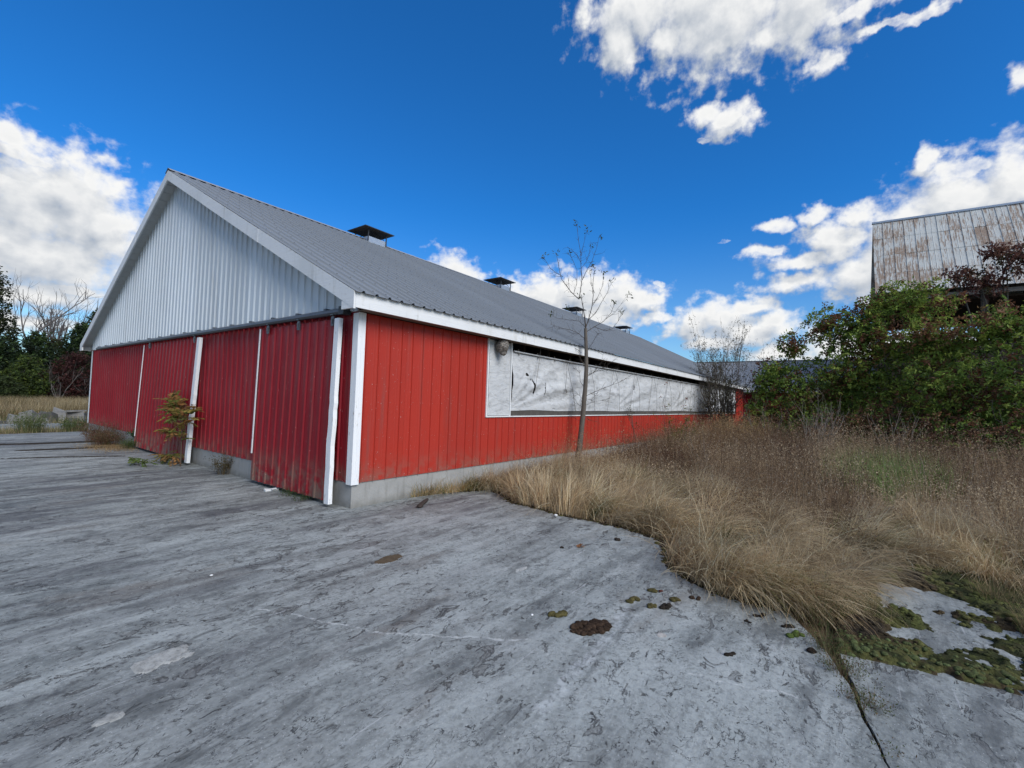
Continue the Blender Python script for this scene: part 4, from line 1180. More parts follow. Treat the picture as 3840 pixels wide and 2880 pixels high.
# --- thin saplings in front of the curtain
def sapling(base, h, label, cols, nst=3, nl=30, lean=(0, 0), leaf=.07, name="sapling", cat="sapling", bark=(.13, .11, .09), spread=.3, r=.010, depth=2):
    root = tag(empty(name, base), label, cat)
    tm = MB(); tips = []
    for i in range(nst):
        a = rng.uniform(0, 6.28)
        branchy(tm, (0, 0, -.02), (math.cos(a) * spread + lean[0], math.sin(a) * spread + lean[1], 1), h * rng.uniform(.55, .8), r, depth, bark, .45, tips, 5, .25, 3, 5, .5)
    tm.build("stem", MAT_BARK, root, smooth=True)
    if nl:
        T = np.array([q[0] for q in tips]); T = T[rng.integers(0, len(T), nl)]
        k = 5; PP = np.repeat(T, k, 0) + rng.normal(0, leaf * .5, (nl * k, 3))
        cm = MB(); leaflets(cm, PP, rng.normal(0, 1, PP.shape) - UP * .5, leaf * rng.uniform(.6, 1.2, len(PP)), leaf * .42 * rng.uniform(.7, 1.2, len(PP)), pick(cols, len(PP)))
        cm.build("foliage", MAT_LEAF, root)
    return root
sapling((9.35, -.5, FZ), 2.35, "thin sapling with a few curled leaves before the middle of the curtain", [(.08, .09, .02), (.03, .03, .015)], 2, 7, spread=.08)
sapling((12.0, -.6, FZ), 2.3, "sapling with sparse dry red leaves before the curtain", [(.28, .08, .05), (.2, .09, .05)], 3, 14, spread=.12)
sapling((14.5, -.7, FZ), 2.2, "sapling with small green leaves left of the airy shrub", [(.07, .09, .02), (.1, .1, .03)], 4, 30, spread=.15, leaf=.05)
sapling((11.2, -1.0, FZ), 1.45, "bushy yellow-green seedling below the white curtain", [(.13, .14, .02), (.17, .15, .03), (.09, .11, .02)], 9, 150, spread=.45, name="leafy_bush", cat="bush")
# pale dead shrubs at the foot of the box elders
for i, (bx_, by_, h, lab) in enumerate([(12.3, -4.7, 2.3, "bare pale-stemmed dead shrub, tallest in front of the box elders"), (13.8, -5.0, 1.9, "bare dead shrub with forking grey stems beside the taller one"), (14.5, -3.4, 1.9, "leafless grey shrub between the low wing and the box elders"), (12.9, -6.6, 1.7, "low leafless shrub among the brown weeds at right")]):
    sapling((bx_, by_, FZ), h, lab, GREENS, 9, 0, spread=.5, name="dead_shrub", cat="shrub", bark=(.30, .27, .23), r=.011, depth=2)
sapling((7.6, -3.0, FZ), 1.25, "grey leafless twigs slanting out of the dry weeds", GREENS, 4, 0, lean=(-.3, .5), spread=.25, name="dead_shrub", cat="shrub", bark=(.34, .30, .27), r=.006, depth=1)

# --- plants on the yard, along the gable
def pinnate(mb, p, d, L_, nl, col, leaf):
    d = unit(np.array(d, float)); side_ = unit(np.cross(d, UP)); pts = []
    for k in range(nl):
        t_ = (k + .5) / nl; q = np.array(p) + d * L_ * t_ - UP * .25 * L_ * t_ ** 2
        for s_ in (-1, 1): pts.append((q, side_ * s_ + d * .5 - UP * .35))
    P = np.array([a for a, _ in pts]); D = np.array([b_ for _, b_ in pts])
    leaflets(mb, P, D, leaf * rng.uniform(.8, 1.1, len(P)), leaf * .34, np.clip(np.array(col) * 1.35 * rng.uniform(.8, 1.2, (len(P), 1)), 0, 1))
def locust(base, segs, label, cols, name="locust_sapling", cat="sapling"):
    root = tag(empty(name, base), label, cat); tm = MB(); cm = MB(); B = np.array(base)
    for (pts, r, nfr, spread) in segs:
        P = np.array(pts, float); tm.tube(P, np.linspace(r, r * .3, len(P)), 5, (.13, .09, .065))
        for j in range(int(nfr * 1.25)):
            t_ = rng.uniform(.35, 1) * (len(P) - 1); k = min(int(t_), len(P) - 2); q = P[k] + (P[k + 1] - P[k]) * (t_ - k)
            dd = unit(rng.normal(0, 1, 3) * np.array([.7, 1, .5]) + (P[-1] - P[0]) * .6) 
            L_ = rng.uniform(.16, .30) * spread
            tm.tube([q, q + dd * L_ * .5 - UP * .06 * L_, q + dd * L_ - UP * .25 * L_], .0022, 3, (.12, .08, .05))
            pinnate(cm, q, dd, L_, 9, cols[rng.integers(len(cols))], .075 * spread)
    tm.build("stem", MAT_BARK, root, smooth=True); cm.build("foliage", MAT_LEAF, root)
    return root
LC = [(.13, .14, .03), (.20, .15, .035), (.26, .13, .045), (.11, .12, .03), (.18, .10, .035)]
S3 = 1.
locust((-.32, 5.42, GZ), [([(0, 0, 0), (.0, .02, .5), (-.02, .0, .9), (.02, -.05, 1.3)], .014, 10, 1.), ([(0, .01, .55), (-.02, .25, .85), (-.02, .55, 1.15), (0, .75, 1.35)], .009, 22, 1.3), ([(-.01, .0, .8), (0, .3, 1.1), (0, .6, 1.35)], .008, 20, 1.3),
     ([(0, .02, .45), (-.05, .3, .65), (-.05, .55, .72)], .007, 14, 1.2), ([(0, .0, .7), (0, -.22, 1.0), (.0, -.42, 1.2)], .007, 13, 1.1), ([(0, 0, .15), (-.05, .35, .22), (-.1, .7, .18)], .006, 16, 1.1)],
     "locust sapling with yellowing feathery leaves in front of the farther red door", LC)
locust((-.85, 6.0, GZ), [([(0, 0, 0), (-.02, .1, .1), (-.05, .3, .14)], .005, 7, .9), ([(0, 0, 0), (0, -.12, .1), (0, -.3, .12)], .005, 6, .9)],
     "small green seedling sprouting from a crack in the slab", [(.08, .12, .03), (.1, .12, .03)], "locust_seedling", "seedling")
def weed(name, base, n, hh, label, cols, leafcols, w=.004, spreadr=.12, lean=.6, cat="weed", nleaf=4, leaf=.03, stuffkind=None):
    root = tag(empty(name, base), label, cat)
    m_ = MB(); a = rng.uniform(0, 6.28, n); rr = rng.uniform(0, spreadr, n)
    P = np.stack([np.cos(a) * rr, np.sin(a) * rr, np.full(n, -.01)], 1)
    pts = blades(m_, P, a + rng.normal(0, .5, n), hh * rng.uniform(.5, 1.1, n), rng.uniform(0, .35, n), rng.uniform(.1, lean, n), np.full(n, w), pick(cols, n), 4, .1)
    m_.build("stalk", MAT_GRASS, root)
    if nleaf:
        Q = np.concatenate([pts[k] for k in (2, 3, 4)]); Q = np.repeat(Q, nleaf, 0) + rng.normal(0, .02, (len(Q) * nleaf, 3))
        m_ = MB(); leaflets(m_, Q, rng.normal(0, 1, Q.shape) + UP * .3, leaf * rng.uniform(.6, 1.3, len(Q)), leaf * .4, pick(leafcols, len(Q))); m_.build("foliage", MAT_LEAF, root)
    return root
RB = [(.16, .08, .05), (.20, .12, .07), (.12, .06, .035), (.10, .10, .04)]
for (bx_, by_, h, lab) in [(-.35, 11.6, .62, "reddish bushy weed at the barn wall beyond the leaning door, larger half"), (-.42, 10.6, .42, "low reddish weed beside the larger reddish weed at the gable foot")]:
    weed("bushy_weed", (bx_, by_, GZ), 320, h, lab, RB, RB, .006, .30, 1.2, nleaf=3, leaf=.035)
weed("bushy_weed", (-.22, 9.35, GZ), 90, .3, "green weed tuft at the leaning door's left foot", [(.1, .12, .04), (.15, .14, .06)], [(.08, .11, .03)], .005, .14, 1.0)
weed("bushy_weed", (-.09, 3.95, GZ), 90, .42, "dry brown weed against the bare concrete foundation between the doors", [(.2, .15, .08), (.12, .09, .05)], [(.14, .1, .05), (.08, .07, .03)], .005, .10, .8)
weed("vine_sprig", (-.03, 9.75, -.10), 20, .22, "green vine sprig over the foundation's edge", [(.06, .08, .03)], [(.05, .09, .03)], .005, .1, 1.5, "plant", 5, .06)
for (bx_, by_, h, lab) in [(-.16, 1.35, .13, "low green weed tuft under the nearer door"), (-.17, .95, .10, "smallest green tuft under the nearer door's right end"), (-.2, 5.9, .16, "green weed at the foot of the white door post")]:
    weed("weed_tuft", (bx_, by_, GZ), 60, h, lab, [(.08, .10, .04), (.16, .13, .06)], [(.06, .09, .03)], .004, .13, 1.4, "weed", 2, .02)

# ================================================================== GRASS AND WEEDS (nobody could count these)
EX = np.array([p[0] for p in EDGE[1:17]][::-1]); EY = np.array([p[1] for p in EDGE[1:17]][::-1])
o_ = np.argsort(EY); EXs, EYs = EX[o_], EY[o_]
def xb(y):          # where the slab ends, as a function of y
    v = np.interp(y, EYs, EXs)
    r = np.interp(y, [-9.5, -7.2, -6.84, -6.44, -6.1, -5.84, -5.6, -5.3], [1.7, 2.0, 2.25, 2.8, 2.6, 2.2, 1.1, .55])
    return np.where(y < -5.3, r, v)
STRAW = [(.53, .42, .25), (.64, .52, .33), (.42, .31, .18), (.33, .235, .14), (.74, .64, .45)]
BRN = [(.155, .098, .056), (.26, .17, .10), (.10, .063, .038), (.40, .29, .175)]
# -- combed, lodged tufts along the slab
mb = MB(); NT_ = 380
ty = rng.uniform(-8.8, -.05, NT_); tx = xb(ty) + .06 + rng.uniform(0, 1, NT_) ** 1.35 * np.where(ty < -4.8, 2.4, 3.3)
for i in range(NT_):
    x, y = tx[i], ty[i]
    if y > -.28: x = rng.uniform(1.0, 9)
    d_edge = x - float(xb(np.array(y)))
    n = int(rng.uniform(150, 250))
    fl = fbm(np.array([x * .55 + 3]), np.array([y * .55 + 9]), 77, 2)[0]
    az0 = math.pi + .75 + (fl - .5) * 7.5           # towards the slab and the camera's right
    if y > -.6: az0 = -math.pi / 2 - .6 + rng.normal(0, .4)
    near = d_edge < .5
    hgt = rng.uniform(.42, .80) + min(d_edge, 2) * .08
    if y > -.35: hgt *= .62
    if y < -5.3: hgt *= .8
    r0 = .05 + rng.uniform(0, .05)
    P = np.stack([x + rng.normal(0, r0, n), y + rng.normal(0, r0, n), np.full(n, FZ - .01)], 1)
    ok = (P[:, 0] > xb(P[:, 1]) + .015) & (P[:, 1] < -.02)
    P = P[ok]; n = len(P)
    if n < 3: continue
    P[:, 2] = FZ - .01
    tone = fbm(np.array([x * .8]), np.array([y * .8]), 41, 3)[0]
    w_ = [.3, .25, .2, .15, .1] if tone > .45 else [.15, .1, .3, .4, .05]
    if rng.uniform() < .35: w_ = [.1, .5, .05, .05, .3]
    cc = pick(STRAW, n, .18, w_)
    if rng.uniform() < .05: cc = pick([(.16, .17, .06), (.25, .23, .1)], n)
    wave = rng.normal(0, .38, n); stray = rng.uniform(size=n) < .16; wave[stray] = rng.uniform(-3, 3, stray.sum()); cc = np.minimum(cc * rng.uniform(.5, 1.25) * (np.array([1., .93, .86]) if rng.uniform() < .3 else 1), .8)
    blades(mb, P, az0 + wave, hgt * rng.uniform(.6, 1.2, n), rng.uniform(.0, .6, n), rng.uniform(1.2, 2.35, n) * np.where(rng.uniform(size=n) < .12, .35, 1), rng.uniform(.003, .010, n), cc, 5, .11)
tag(mb.build("dry_grass", MAT_GRASS), "long straw-coloured grass lodged over the edge of the slab", kind="stuff")
# -- golden fringe along the wall foot
mb = MB(); n = 5200
X = 1.05 + rng.uniform(0, 1, n) ** 1.2 * 9; Y = -rng.uniform(.03, .5, n) * np.clip((X - .8) * .8, .3, 1.6)
P = np.stack([X, Y, np.full(n, FZ)], 1); P = P[(X > xb(Y))]; n = len(P)
blades(mb, P, -math.pi / 2 - .5 + rng.normal(0, .7, n), rng.uniform(.22, .50, n), rng.uniform(.05, .6, n), rng.uniform(.6, 1.6, n), np.full(n, .007), pick([(.66, .47, .22), (.55, .38, .17), (.35, .31, .13), (.15, .21, .07)], n, .2, [.4, .3, .17, .13]), 4)
tag(mb.build("golden_grass", MAT_GRASS), "golden grass fringe along the foot of the side wall", kind="stuff")
# -- general mid-ground: stalks with seed heads and dead leaves
def weeds(name, label, n, xr, yr, hfun, stemcols, leafcols, w=.005, nleaf=5, leaf=.03, cond=None, lean=.5, az=None, lw=.42):
    mb = MB()
    P = np.stack([rng.uniform(*xr, n), rng.uniform(*yr, n), np.full(n, FZ - .01)], 1)
    ok = (P[:, 0] > xb(P[:, 1]) + .1)
    if cond is not None: ok &= cond(P)
    P = P[ok]; n = len(P)
    H = hfun(P) * rng.uniform(.6, 1.15, n)
    tone = fbm(P[:, 0] * .7, P[:, 1] * .7, 51, 3)
    ci = np.clip((tone - .3) / .4 * len(stemcols) + rng.normal(0, .8, n), 0, len(stemcols) - 1).astype(int)
    cc = np.asarray(stemcols)[ci] * rng.uniform(.75, 1.25, (n, 1))
    A = rng.uniform(0, 6.28, n) if az is None else az + rng.normal(0, .8, n)
    pts = blades(mb, P, A, H, rng.uniform(0, .25, n), rng.uniform(.05, lean, n), np.full(n, w), cc, 4, .06)
    if nleaf:
        Q = np.concatenate([pts[k] for k in (1, 2, 3, 4)]); c4 = np.tile(np.arange(n), 4)
        r_ = rng.integers(0, len(Q), n * nleaf)
        Qp = Q[r_] + rng.normal(0, .035, (len(r_), 3))
        Qp[:, 2] = np.maximum(Qp[:, 2], FZ + .02)
        li = np.clip(ci[c4[r_]] * len(leafcols) // len(stemcols), 0, len(leafcols) - 1)
        lc = np.asarray(leafcols)[li] * rng.uniform(.65, 1.35, (len(r_), 1))
        leaflets(mb, Qp, rng.normal(0, 1, Qp.shape) + UP * .4, leaf * rng.uniform(.6, 1.6, len(r_)), leaf * lw * rng.uniform(.6, 1.2, len(r_)), lc)
    return tag(mb.build(name, MAT_GRASS), label, kind="stuff")
def hmid(P):
    d_ = P[:, 0] - xb(P[:, 1])
    return np.clip(.38 + (d_ - 1.0) * .12, .35, 1.02) * (.35 + 1.3 * fbm(P[:, 0] * 1.1 + 5, P[:, 1] * 1.1, 61, 3))
weeds("brown_weeds", "brown dead weeds filling the ground beside the barn", 27000, (2.4, 13), (-12, -.5), hmid, BRN + STRAW[2:4], [(.15, .098, .058), (.26, .18, .11), (.46, .36, .23)], .0055, 5, .032, cond=lambda P: (P[:, 0] - xb(P[:, 1]) > .9) & (fbm(P[:, 0] * 1.6, P[:, 1] * 1.6, 63, 3) > .40))
weeds("far_weeds", "tall dead weeds in front of the box elders and the far wall", 12000, (11, 30), (-16, -.4), lambda P: .95 + .35 * fbm(P[:, 0] * .4, P[:, 1] * .4, 71, 2), BRN + STRAW[2:3], [(.18, .11, .065), (.27, .18, .11)], .011, 5, .06)
weeds("red_weeds", "reddish-brown weeds against the red wall behind the slim tree", 3600, (7.2, 15), (-2.6, -.2), lambda P: np.clip(.55 + (P[:, 0] - 7) * .10, .5, 1.1), [(.15, .075, .04), (.2, .11, .06), (.10, .05, .03), (.2, .2, .07)], [(.13, .065, .035), (.18, .1, .05)], .006, 6, .035)
weeds("golden_reeds", "tall golden grass catching the light near the airy shrub", 1700, (13, 18.5), (-3.4, -1.2), lambda P: 1.28 + 0 * P[:, 0], [(.5, .36, .17), (.42, .29, .13)], [(.5, .36, .18), (.4, .27, .13)], .009, 5, .05, lw=.3)
weeds("wall_weeds", "thin tan weeds standing before the red wall left of the slim tree", 190, (4.4, 6.6), (-.75, -.15), lambda P: 1.05 + 0 * P[:, 0], [(.38, .20, .10), (.32, .18, .09)], [(.42, .25, .13), (.34, .2, .1)], .005, 9, .028, lw=.4)
def gcond(P): return (((P[:, 0] - 9.3) / 2.3) ** 2 + ((P[:, 1] + 6.2) / .95) ** 2 + (fbm(P[:, 0] * 1.8, P[:, 1] * 1.8, 88, 3) - .5) * 3.2) < .75
weeds("green_grass", "fresh green grass patch among the brown weeds", 9000, (6.5, 12), (-7.6, -5), lambda P: .92 + 0 * P[:, 0], [(.10, .21, .05), (.15, .28, .065), (.22, .31, .10), (.3, .29, .13)], [(.07, .13, .03)], .010, 0, .04, cond=gcond, lean=1.5)
weeds("seed_grass", "scattered pale seed stalks above the dry grass", 1500, (2.6, 11), (-9, -.8), lambda P: .7 + .05 * P[:, 0], [(.42, .34, .24), (.36, .28, .19)], [(.5, .43, .33), (.4, .33, .24)], .004, 5, .022, lean=.9, lw=.35)
weeds("arching_stems", "long bare tangled stems arching out of the brown weeds", 420, (5, 16), (-12, -1), lambda P: 1.25 + .03 * P[:, 0], [(.22, .15, .10), (.40, .32, .23), (.13, .085, .06)], [(.3, .2, .12)], .009, 3, .04, lean=1.3, lw=.35)
weeds("dark_scrub", "dark leafless scrub between the brown weeds and the box elders", 9500, (5.2, 15), (-12, -1.6), lambda P: np.clip(.62 + (P[:, 0] - 5) * .09, .6, 1.3), [(.09, .055, .04), (.14, .085, .055)], [(.11, .055, .032), (.065, .04, .027)], .008, 6, .038, cond=lambda P: fbm(P[:, 0] * .9 + 30, P[:, 1] * .9 + 30, 67, 3) > .50)
# -- dry ground cover between the tufts
mb = MB(); n = 16000
Y = rng.uniform(-10, -.05, n); X = xb(Y) + .02 + rng.uniform(0, 1, n) ** 1.1 * 6
P = np.stack([X, Y, np.full(n, FZ)], 1)
blades(mb, P, rng.uniform(0, 6.28, n), rng.uniform(.10, .32, n), rng.uniform(.5, 1.2, n), rng.uniform(.2, .7, n), np.full(n, .007), pick(BRN + STRAW[:3], n), 3)
tag(mb.build("thatch", MAT_GRASS), "matted dead thatch under the long grass", kind="stuff")
# -- the field at the left, beyond the slab
def field(name, label, n, xr, yr, h, cols, w, cond=None):
    mb = MB(); P = np.stack([rng.uniform(*xr, n), rng.uniform(*yr, n), np.full(n, FZ)], 1)
    if cond is not None: P = P[cond(P)]
    n = len(P); tone = fbm(P[:, 0] * .25, P[:, 1] * .25, 91, 3)
    ci = np.clip((tone - .3) / .4 * len(cols) + rng.normal(0, .7, n), 0, len(cols) - 1).astype(int)
    blades(mb, P, rng.uniform(0, 6.28, n), h * rng.uniform(.5, 1.2, n), rng.uniform(0, .4, n), rng.uniform(.2, .9, n), w * rng.uniform(.5, 1.2, n), np.asarray(cols)[ci] * rng.uniform(.75, 1.25, (n, 1)), 3)
    tag(mb.build(name, MAT_GRASS), label, kind="stuff")
field("meadow_grass", "pale dry meadow between the rubble and the tree line", 52000, (-12, 12), (24, 56), .75, [(.15, .11, .05), (.32, .25, .13), (.42, .34, .2), (.24, .17, .09), (.38, .30, .17)], .03)
field("verge_grass", "short dry grass strip at the end of the slab", 5200, (-12, 1.2), (15.7, 17.6), .33, [(.15, .16, .06), (.38, .31, .17), (.3, .24, .12)], .012)
field("verge_grass", "dry grass behind the rubble heap", 3500, (-12, 2.5), (20.5, 24), .4, [(.15, .16, .06), (.38, .31, .17), (.3, .24, .12)], .02)
for (bx_, by_, h, lab) in [(-1.15, 16.4, .75, "tall green weed clump on the verge at the far left"), (-.1, 16.3, .5, "green weed clump on the verge nearest the barn corner")]:
    weed("weed_clump", (bx_, by_, FZ), 220, h, lab, [(.12, .15, .05), (.2, .2, .09), (.08, .11, .04)], [(.1, .13, .04)], .012, .35, .8, nleaf=2, leaf=.05)

# ================================================================== MOSS, DIRT, CLODS
def heightfield(name, label, xr, yr, res, fn, colfn, mat, parent=None, kind="stuff"):
    xs = np.arange(*xr, res); ys = np.arange(*yr, res); gx, gy = np.meshgrid(xs, ys)
    H = fn(gx, gy)
    idx = np.arange(gx.size).reshape(gx.shape)
    F = np.stack([idx[:-1, :-1], idx[:-1, 1:], idx[1:, 1:], idx[1:, :-1]], -1).reshape(-1, 4)
    Hf = H.ravel(); keep = (Hf[F] > 0).any(1)
    F = F[keep]; used = np.unique(F); mp = -np.ones(gx.size, int); mp[used] = np.arange(len(used))
    V = np.stack([gx.ravel(), gy.ravel(), GZ + np.maximum(Hf, -.004)], 1)[used]
    m_ = MB(); m_.add(V, mp[F], colfn(V[:, 0], V[:, 1], Hf[used]))
    return tag(m_.build(name, mat, parent, smooth=True), label, kind=kind)
def bed(gx, gy):
    # bed of moss and dirt lying over the slab to the right of the joint
    band = np.interp(gy, [-8.5, -7.5, -7.0, -6.5, -6.0, -5.75, -5.5], [.1, -.05, .0, .12, .05, .0, -.05])
    d1 = gx - band; up_ = xb(gy) + .25 - gx
    m = np.minimum(np.clip(d1 * 5.0, -1, .35), np.clip(up_ * 2, -1, .45))
    n = fbm(gx * 3.2 + 5, gy * 3.2 + 5, 101, 5) - .47 + (fbm(gx * 13, gy * 13, 103, 4) - .5) * .38
    rockm = np.exp(-(((gx - 1.35) / .75) ** 2 + ((gy + 6.15) / .42) ** 2) * 1.2) * .30
    edge = np.exp(-((gy + 5.55) / .16) ** 2) * .12
    h = (m * .8 + n * 1.6 - rockm * 1.9 + edge - .03)
    h = h + np.exp(-((d1 - .22) / .2) ** 2) * .16
    h = np.where((gy > -5.52) | (m < -.1), -1, h)
    bmp = fbm(gx * 17, gy * 17, 111, 3)
    return np.where(h > 0, np.minimum(h, .25) * .14 * (.5 + bmp), -1)
MC = np.array([(.085, .095, .03), (.05, .055, .022), (.10, .10, .035), (.06, .045, .025), (.035, .028, .02)])
def bedcol(x, y, h):
    n = fbm(x * 2.3 + 9, y * 2.3, 121, 4); n2 = fbm(x * 9, y * 9, 131, 3)
    i = np.clip((1 - n) * 7 - 1.2 + (n2 - .5) * 3, 0, 4).astype(int)
    return MC[i] * (.7 + .6 * n2)[:, None]
heightfield("moss_bed", "moss and dark dirt spread over the slab right of the crack", (-.4, 3.2), (-9, -5.5), .014, bed, bedcol, MAT_MOSS)
def cushions(mb, P, R, cols):
    bm = bmesh.new(); bmesh.ops.create_icosphere(bm, subdivisions=2, radius=1)
    V0 = np.array([v.co[:] for v in bm.verts]); F0 = np.array([[v.index for v in f.verts] for f in bm.faces]); bm.free()
    for p, r, c in zip(P, R, cols):
        s_ = rng.integers(1000); n = fbm(V0[:, 0] * 2 + s_, V0[:, 1] * 2 + V0[:, 2] + s_, 5, 2) - .5
        V = V0 * (1 + .7 * n + rng.normal(0, .05, len(V0)))[:, None] * np.array([rng.uniform(.8, 1.4), rng.uniform(.8, 1.4), .62]) * r + np.array(p)
        mb.add(V, F0, np.asarray(c))
mb = MB(); N = 3600
X = rng.uniform(-.2, 2.9, N * 5); Y = rng.uniform(-8.2, -5.52, N * 5)
hb_ = bed(X, Y); ok = hb_ > .001; X, Y, hb_ = X[ok][:N], Y[ok][:N], hb_[ok][:N]
R = rng.uniform(.005, .021, len(X)) * (rng.uniform(0, 1, len(X)) ** 2 + .5)
cols_ = bedcol(X, Y, hb_) * 1.25
bright = (X - np.interp(Y, [-8.5, -7.5, -7.0, -6.5, -6.0, -5.75, -5.5], [.1, -.05, .0, .12, .05, .0, -.05]) < .28)
cols_[bright] = np.array((.115, .14, .055)) * rng.uniform(.7, 1.2, (bright.sum(), 1))
cushions(mb, np.stack([X, Y, GZ + hb_ + R * .1], 1), R, np.clip(cols_, .01, 1))
tag(mb.build("moss_cushions", MAT_MOSS, smooth=True), "bright green and olive moss cushions on the slab at right", kind="stuff")
# moss fringe along the broken slab edge and along the crack
mb = MB(); pts = []
e_ = [np.array(p) for p in e1[20:]]
for p in e_:
    for k in range(9):
        q = p + rng.normal(0, .028, 2) + np.array([.035, .01]); pts.append((q[0], q[1], GZ - .012 + rng.uniform(0, .012)))
for p in e2[:36]:
    for k in range(3): pts.append((p[0] + rng.normal(0, .015), p[1] - .02 + rng.normal(0, .018), GZ - .012))
PT = np.array(pts); R = rng.uniform(.008, .028, len(PT)); R[len(e_) * 9:] *= .42
cl = pick([(.05, .035, .02), (.035, .027, .018), (.07, .06, .022), (.09, .085, .025)], len(PT), .25, [.35, .3, .2, .15])
cushions(mb, PT, R, cl)
tag(mb.build("edge_moss", MAT_MOSS, smooth=True), "dark moss and dirt along the broken edge of the slab", kind="stuff")
for (px_, py_, rx, ry, cm_, lab) in [(-2.84, -2.35, .17, .10, (.31, .31, .29), "pale round mortar patch worn into the slab, lower left"), (-.92, -1.97, .22, .085, (.085, .06, .035), "brown earthy scab on the slab near the middle"), (-3.15, -2.75, .07, .04, (.30, .30, .28), "small pale patch on the slab at lower left"),
       (-.60, -4.55, .045, .04, (.36, .34, .31), "small pale ring patch on the slab right of the big clod"), (-.25, -3.1, .10, .03, (.33, .335, .32), "thin whitish scar on the slab")]:
    heightfield("slab_patch", lab, (px_ - rx * 1.6, px_ + rx * 1.6), (py_ - rx * 1.6, py_ + rx * 1.6), .012, lambda gx, gy: np.where(1 - np.hypot((gx - px_) / rx, (gy - py_) / ry) + (fbm(gx * 14, gy * 14, 7, 4) - .5) * 1.3 > .12, .004, -1),
        lambda x, y, h: np.asarray(cm_) * (.55 + .9 * fbm(x * 40, y * 40, 9, 3))[:, None], MAT_MORTAR, slab)
# dirt in the crack
mb = MB()
for p in e2[30:]:
    pass
mb.tube([(p[0], p[1] - .013, GZ - .02) for p in e2], .008, 5); tag(mb.build("crack_dirt", MAT_DARKDIRT), "dark dirt filling the long crack", kind="stuff")

CLODS = [((-.81, -3.83), .055, .020, 8, 0, "olive moss clod with white specks, left of the big brown clod"),
         ((-.84, -4.12), .125, .017, 75, 1, "largest clod, a ragged brown mat lying on the slab"),
         ((-.21, -4.18), .045, .018, 7, 0, "lumpy olive moss clod, leftmost of the cluster by the grass edge"),
         ((.07, -4.23), .032, .020, 4, 0, "rounded olive moss clod, highest of the cluster"),
         ((.05, -4.45), .036, .017, 6, 0, "two joined moss lumps in the middle of the cluster"),
         ((-.21, -4.34), .034, .017, 5, 0, "pointed olive clod at the lower left of the cluster"),
         ((-.14, -4.43), .046, .017, 7, 2, "long moss clod with a dark end, lowest of the cluster"),
         ((.17, -4.56), .050, .013, 7, 1, "flat dark clod, rightmost of the cluster"),
         ((.19, -5.04), .040, .013, 5, 2, "dark forked clod near the grass edge, right of the cluster"),
         ((.03, -4.99), .036, .010, 5, 2, "thin dark clod just left of the forked one"),
         ((.15, -5.22), .040, .013, 6, 2, "flat black clod beside the mossy tuft"),
         ((.02, -5.28), .042, .018, 6, 3, "bright green moss lump nearest the crack"),
         ((-.56, -4.98), .026, .012, 4, 2, "small dark clod alone on the open slab"),
         ((-.16, -5.39), .024, .022, 1, 2, "round black lump beside the head of the crack"),
         ((1.25, -3.42), .030, .024, 1, 2, "round black lump near the broken edge of the slab"),
         ((.57, -3.09), .022, .018, 2, 2, "small black lump left of the dry leaf"),
         ((.13, -4.30), .020, .008, 3, 4, "thin reddish crumb above the moss cluster"),
         ((-1.25, -6.22), .05, .014, 8, 2, "dark clod at the lower right corner of the photo")]
CC_ = [(.105, .09, .035), (.060, .038, .025), (.035, .028, .022), (.13, .18, .045), (.11, .04, .03)]
for (cx0, cy0), r, h, nl, ck, lab in CLODS:
    mb = MB()
    P = []; Rr = []
    for k in range(nl):
        a = rng.uniform(0, 6.28); q = math.sqrt(rng.uniform()) * r * (1 if nl > 1 else 0)
        P.append((math.cos(a) * q * 1.35 * .8 - math.sin(a) * q * .3, -(math.sin(a) * q * .6 + math.cos(a) * q * .55), h * .35)); Rr.append(h * rng.uniform(.8, 1.5) if nl > 1 else r)
    cushions(mb, P, Rr, [np.array(CC_[ck]) * rng.uniform(.7, 1.3) for _ in P])
    if ck == 1 and nl > 20: cushions(mb, [(0, 0, .004), (.04, -.02, .004), (-.05, .02, .004)], [r * .55, r * .4, r * .42], [np.array(CC_[1])] * 3); 
    if ck == 1 and nl > 20:
        for i_ in (-1, -2, -3):
            mb.V[i_][:, 2] = np.clip(mb.V[i_][:, 2] * .12, 0, .012)
    tag(mb.build("moss_clod", MAT_MOSS, smooth=True, loc=(0, 0, 0)), lab, "moss clod", "moss clods lying on the slab").location = (cx0, cy0, GZ)
# other litter
mb = MB(); V, F = lump(.09, 3, .25, 2.5, (.42, 3.3, .30), 4); mb.add(V, F, (.05, .035, .028)); V, F = lump(.06, 2, .3, 2.5, (.6, 1.6, .5), 5); mb.add(V + [.02, -.20, .0], F, (.05, .035, .028))
o = tag(mb.build("bark_piece", MAT_BARK, smooth=True), "dark strip of bark lying near the barn corner", "bark"); o.location = (.90, -.49, GZ + .02); o.rotation_euler = (0, 0, -1.02)
mb = MB()
leaflets(mb, np.array([(0, 0, .01)] * 6, float), np.array([(1, .2, .25), (.8, .9, .2), (.1, 1, .3), (-.7, .6, .2), (-.9, -.2, .2), (.5, -.9, .2)], float), .06, .045, np.array([(.32, .16, .08)] * 6, float))
tag(mb.build("dry_leaf", MAT_LEAF), "curled orange-brown leaf on the open slab", "leaf").location = (.72, -3.22, GZ)
mb = MB(); mb.hexa([(-.10, -.03, 0), (.10, -.05, 0), (.11, .04, 0), (-.09, .05, 0), (-.10, -.03, .02), (.10, -.05, .03), (.11, .04, .015), (-.09, .05, .035)]); mb.hexa([(-.03, -.09, .03), (.05, -.08, .03), (.06, -.03, .03), (-.02, -.03, .03), (-.03, -.09, .04), (.05, -.08, .05), (.06, -.03, .045), (-.02, -.03, .04)])
tag(mb.build("paper_scrap", MAT_WHITEWOOD), "crumpled white scrap on the slab below the nearer door", "scrap").location = (-.18, 1.9, GZ + .002)
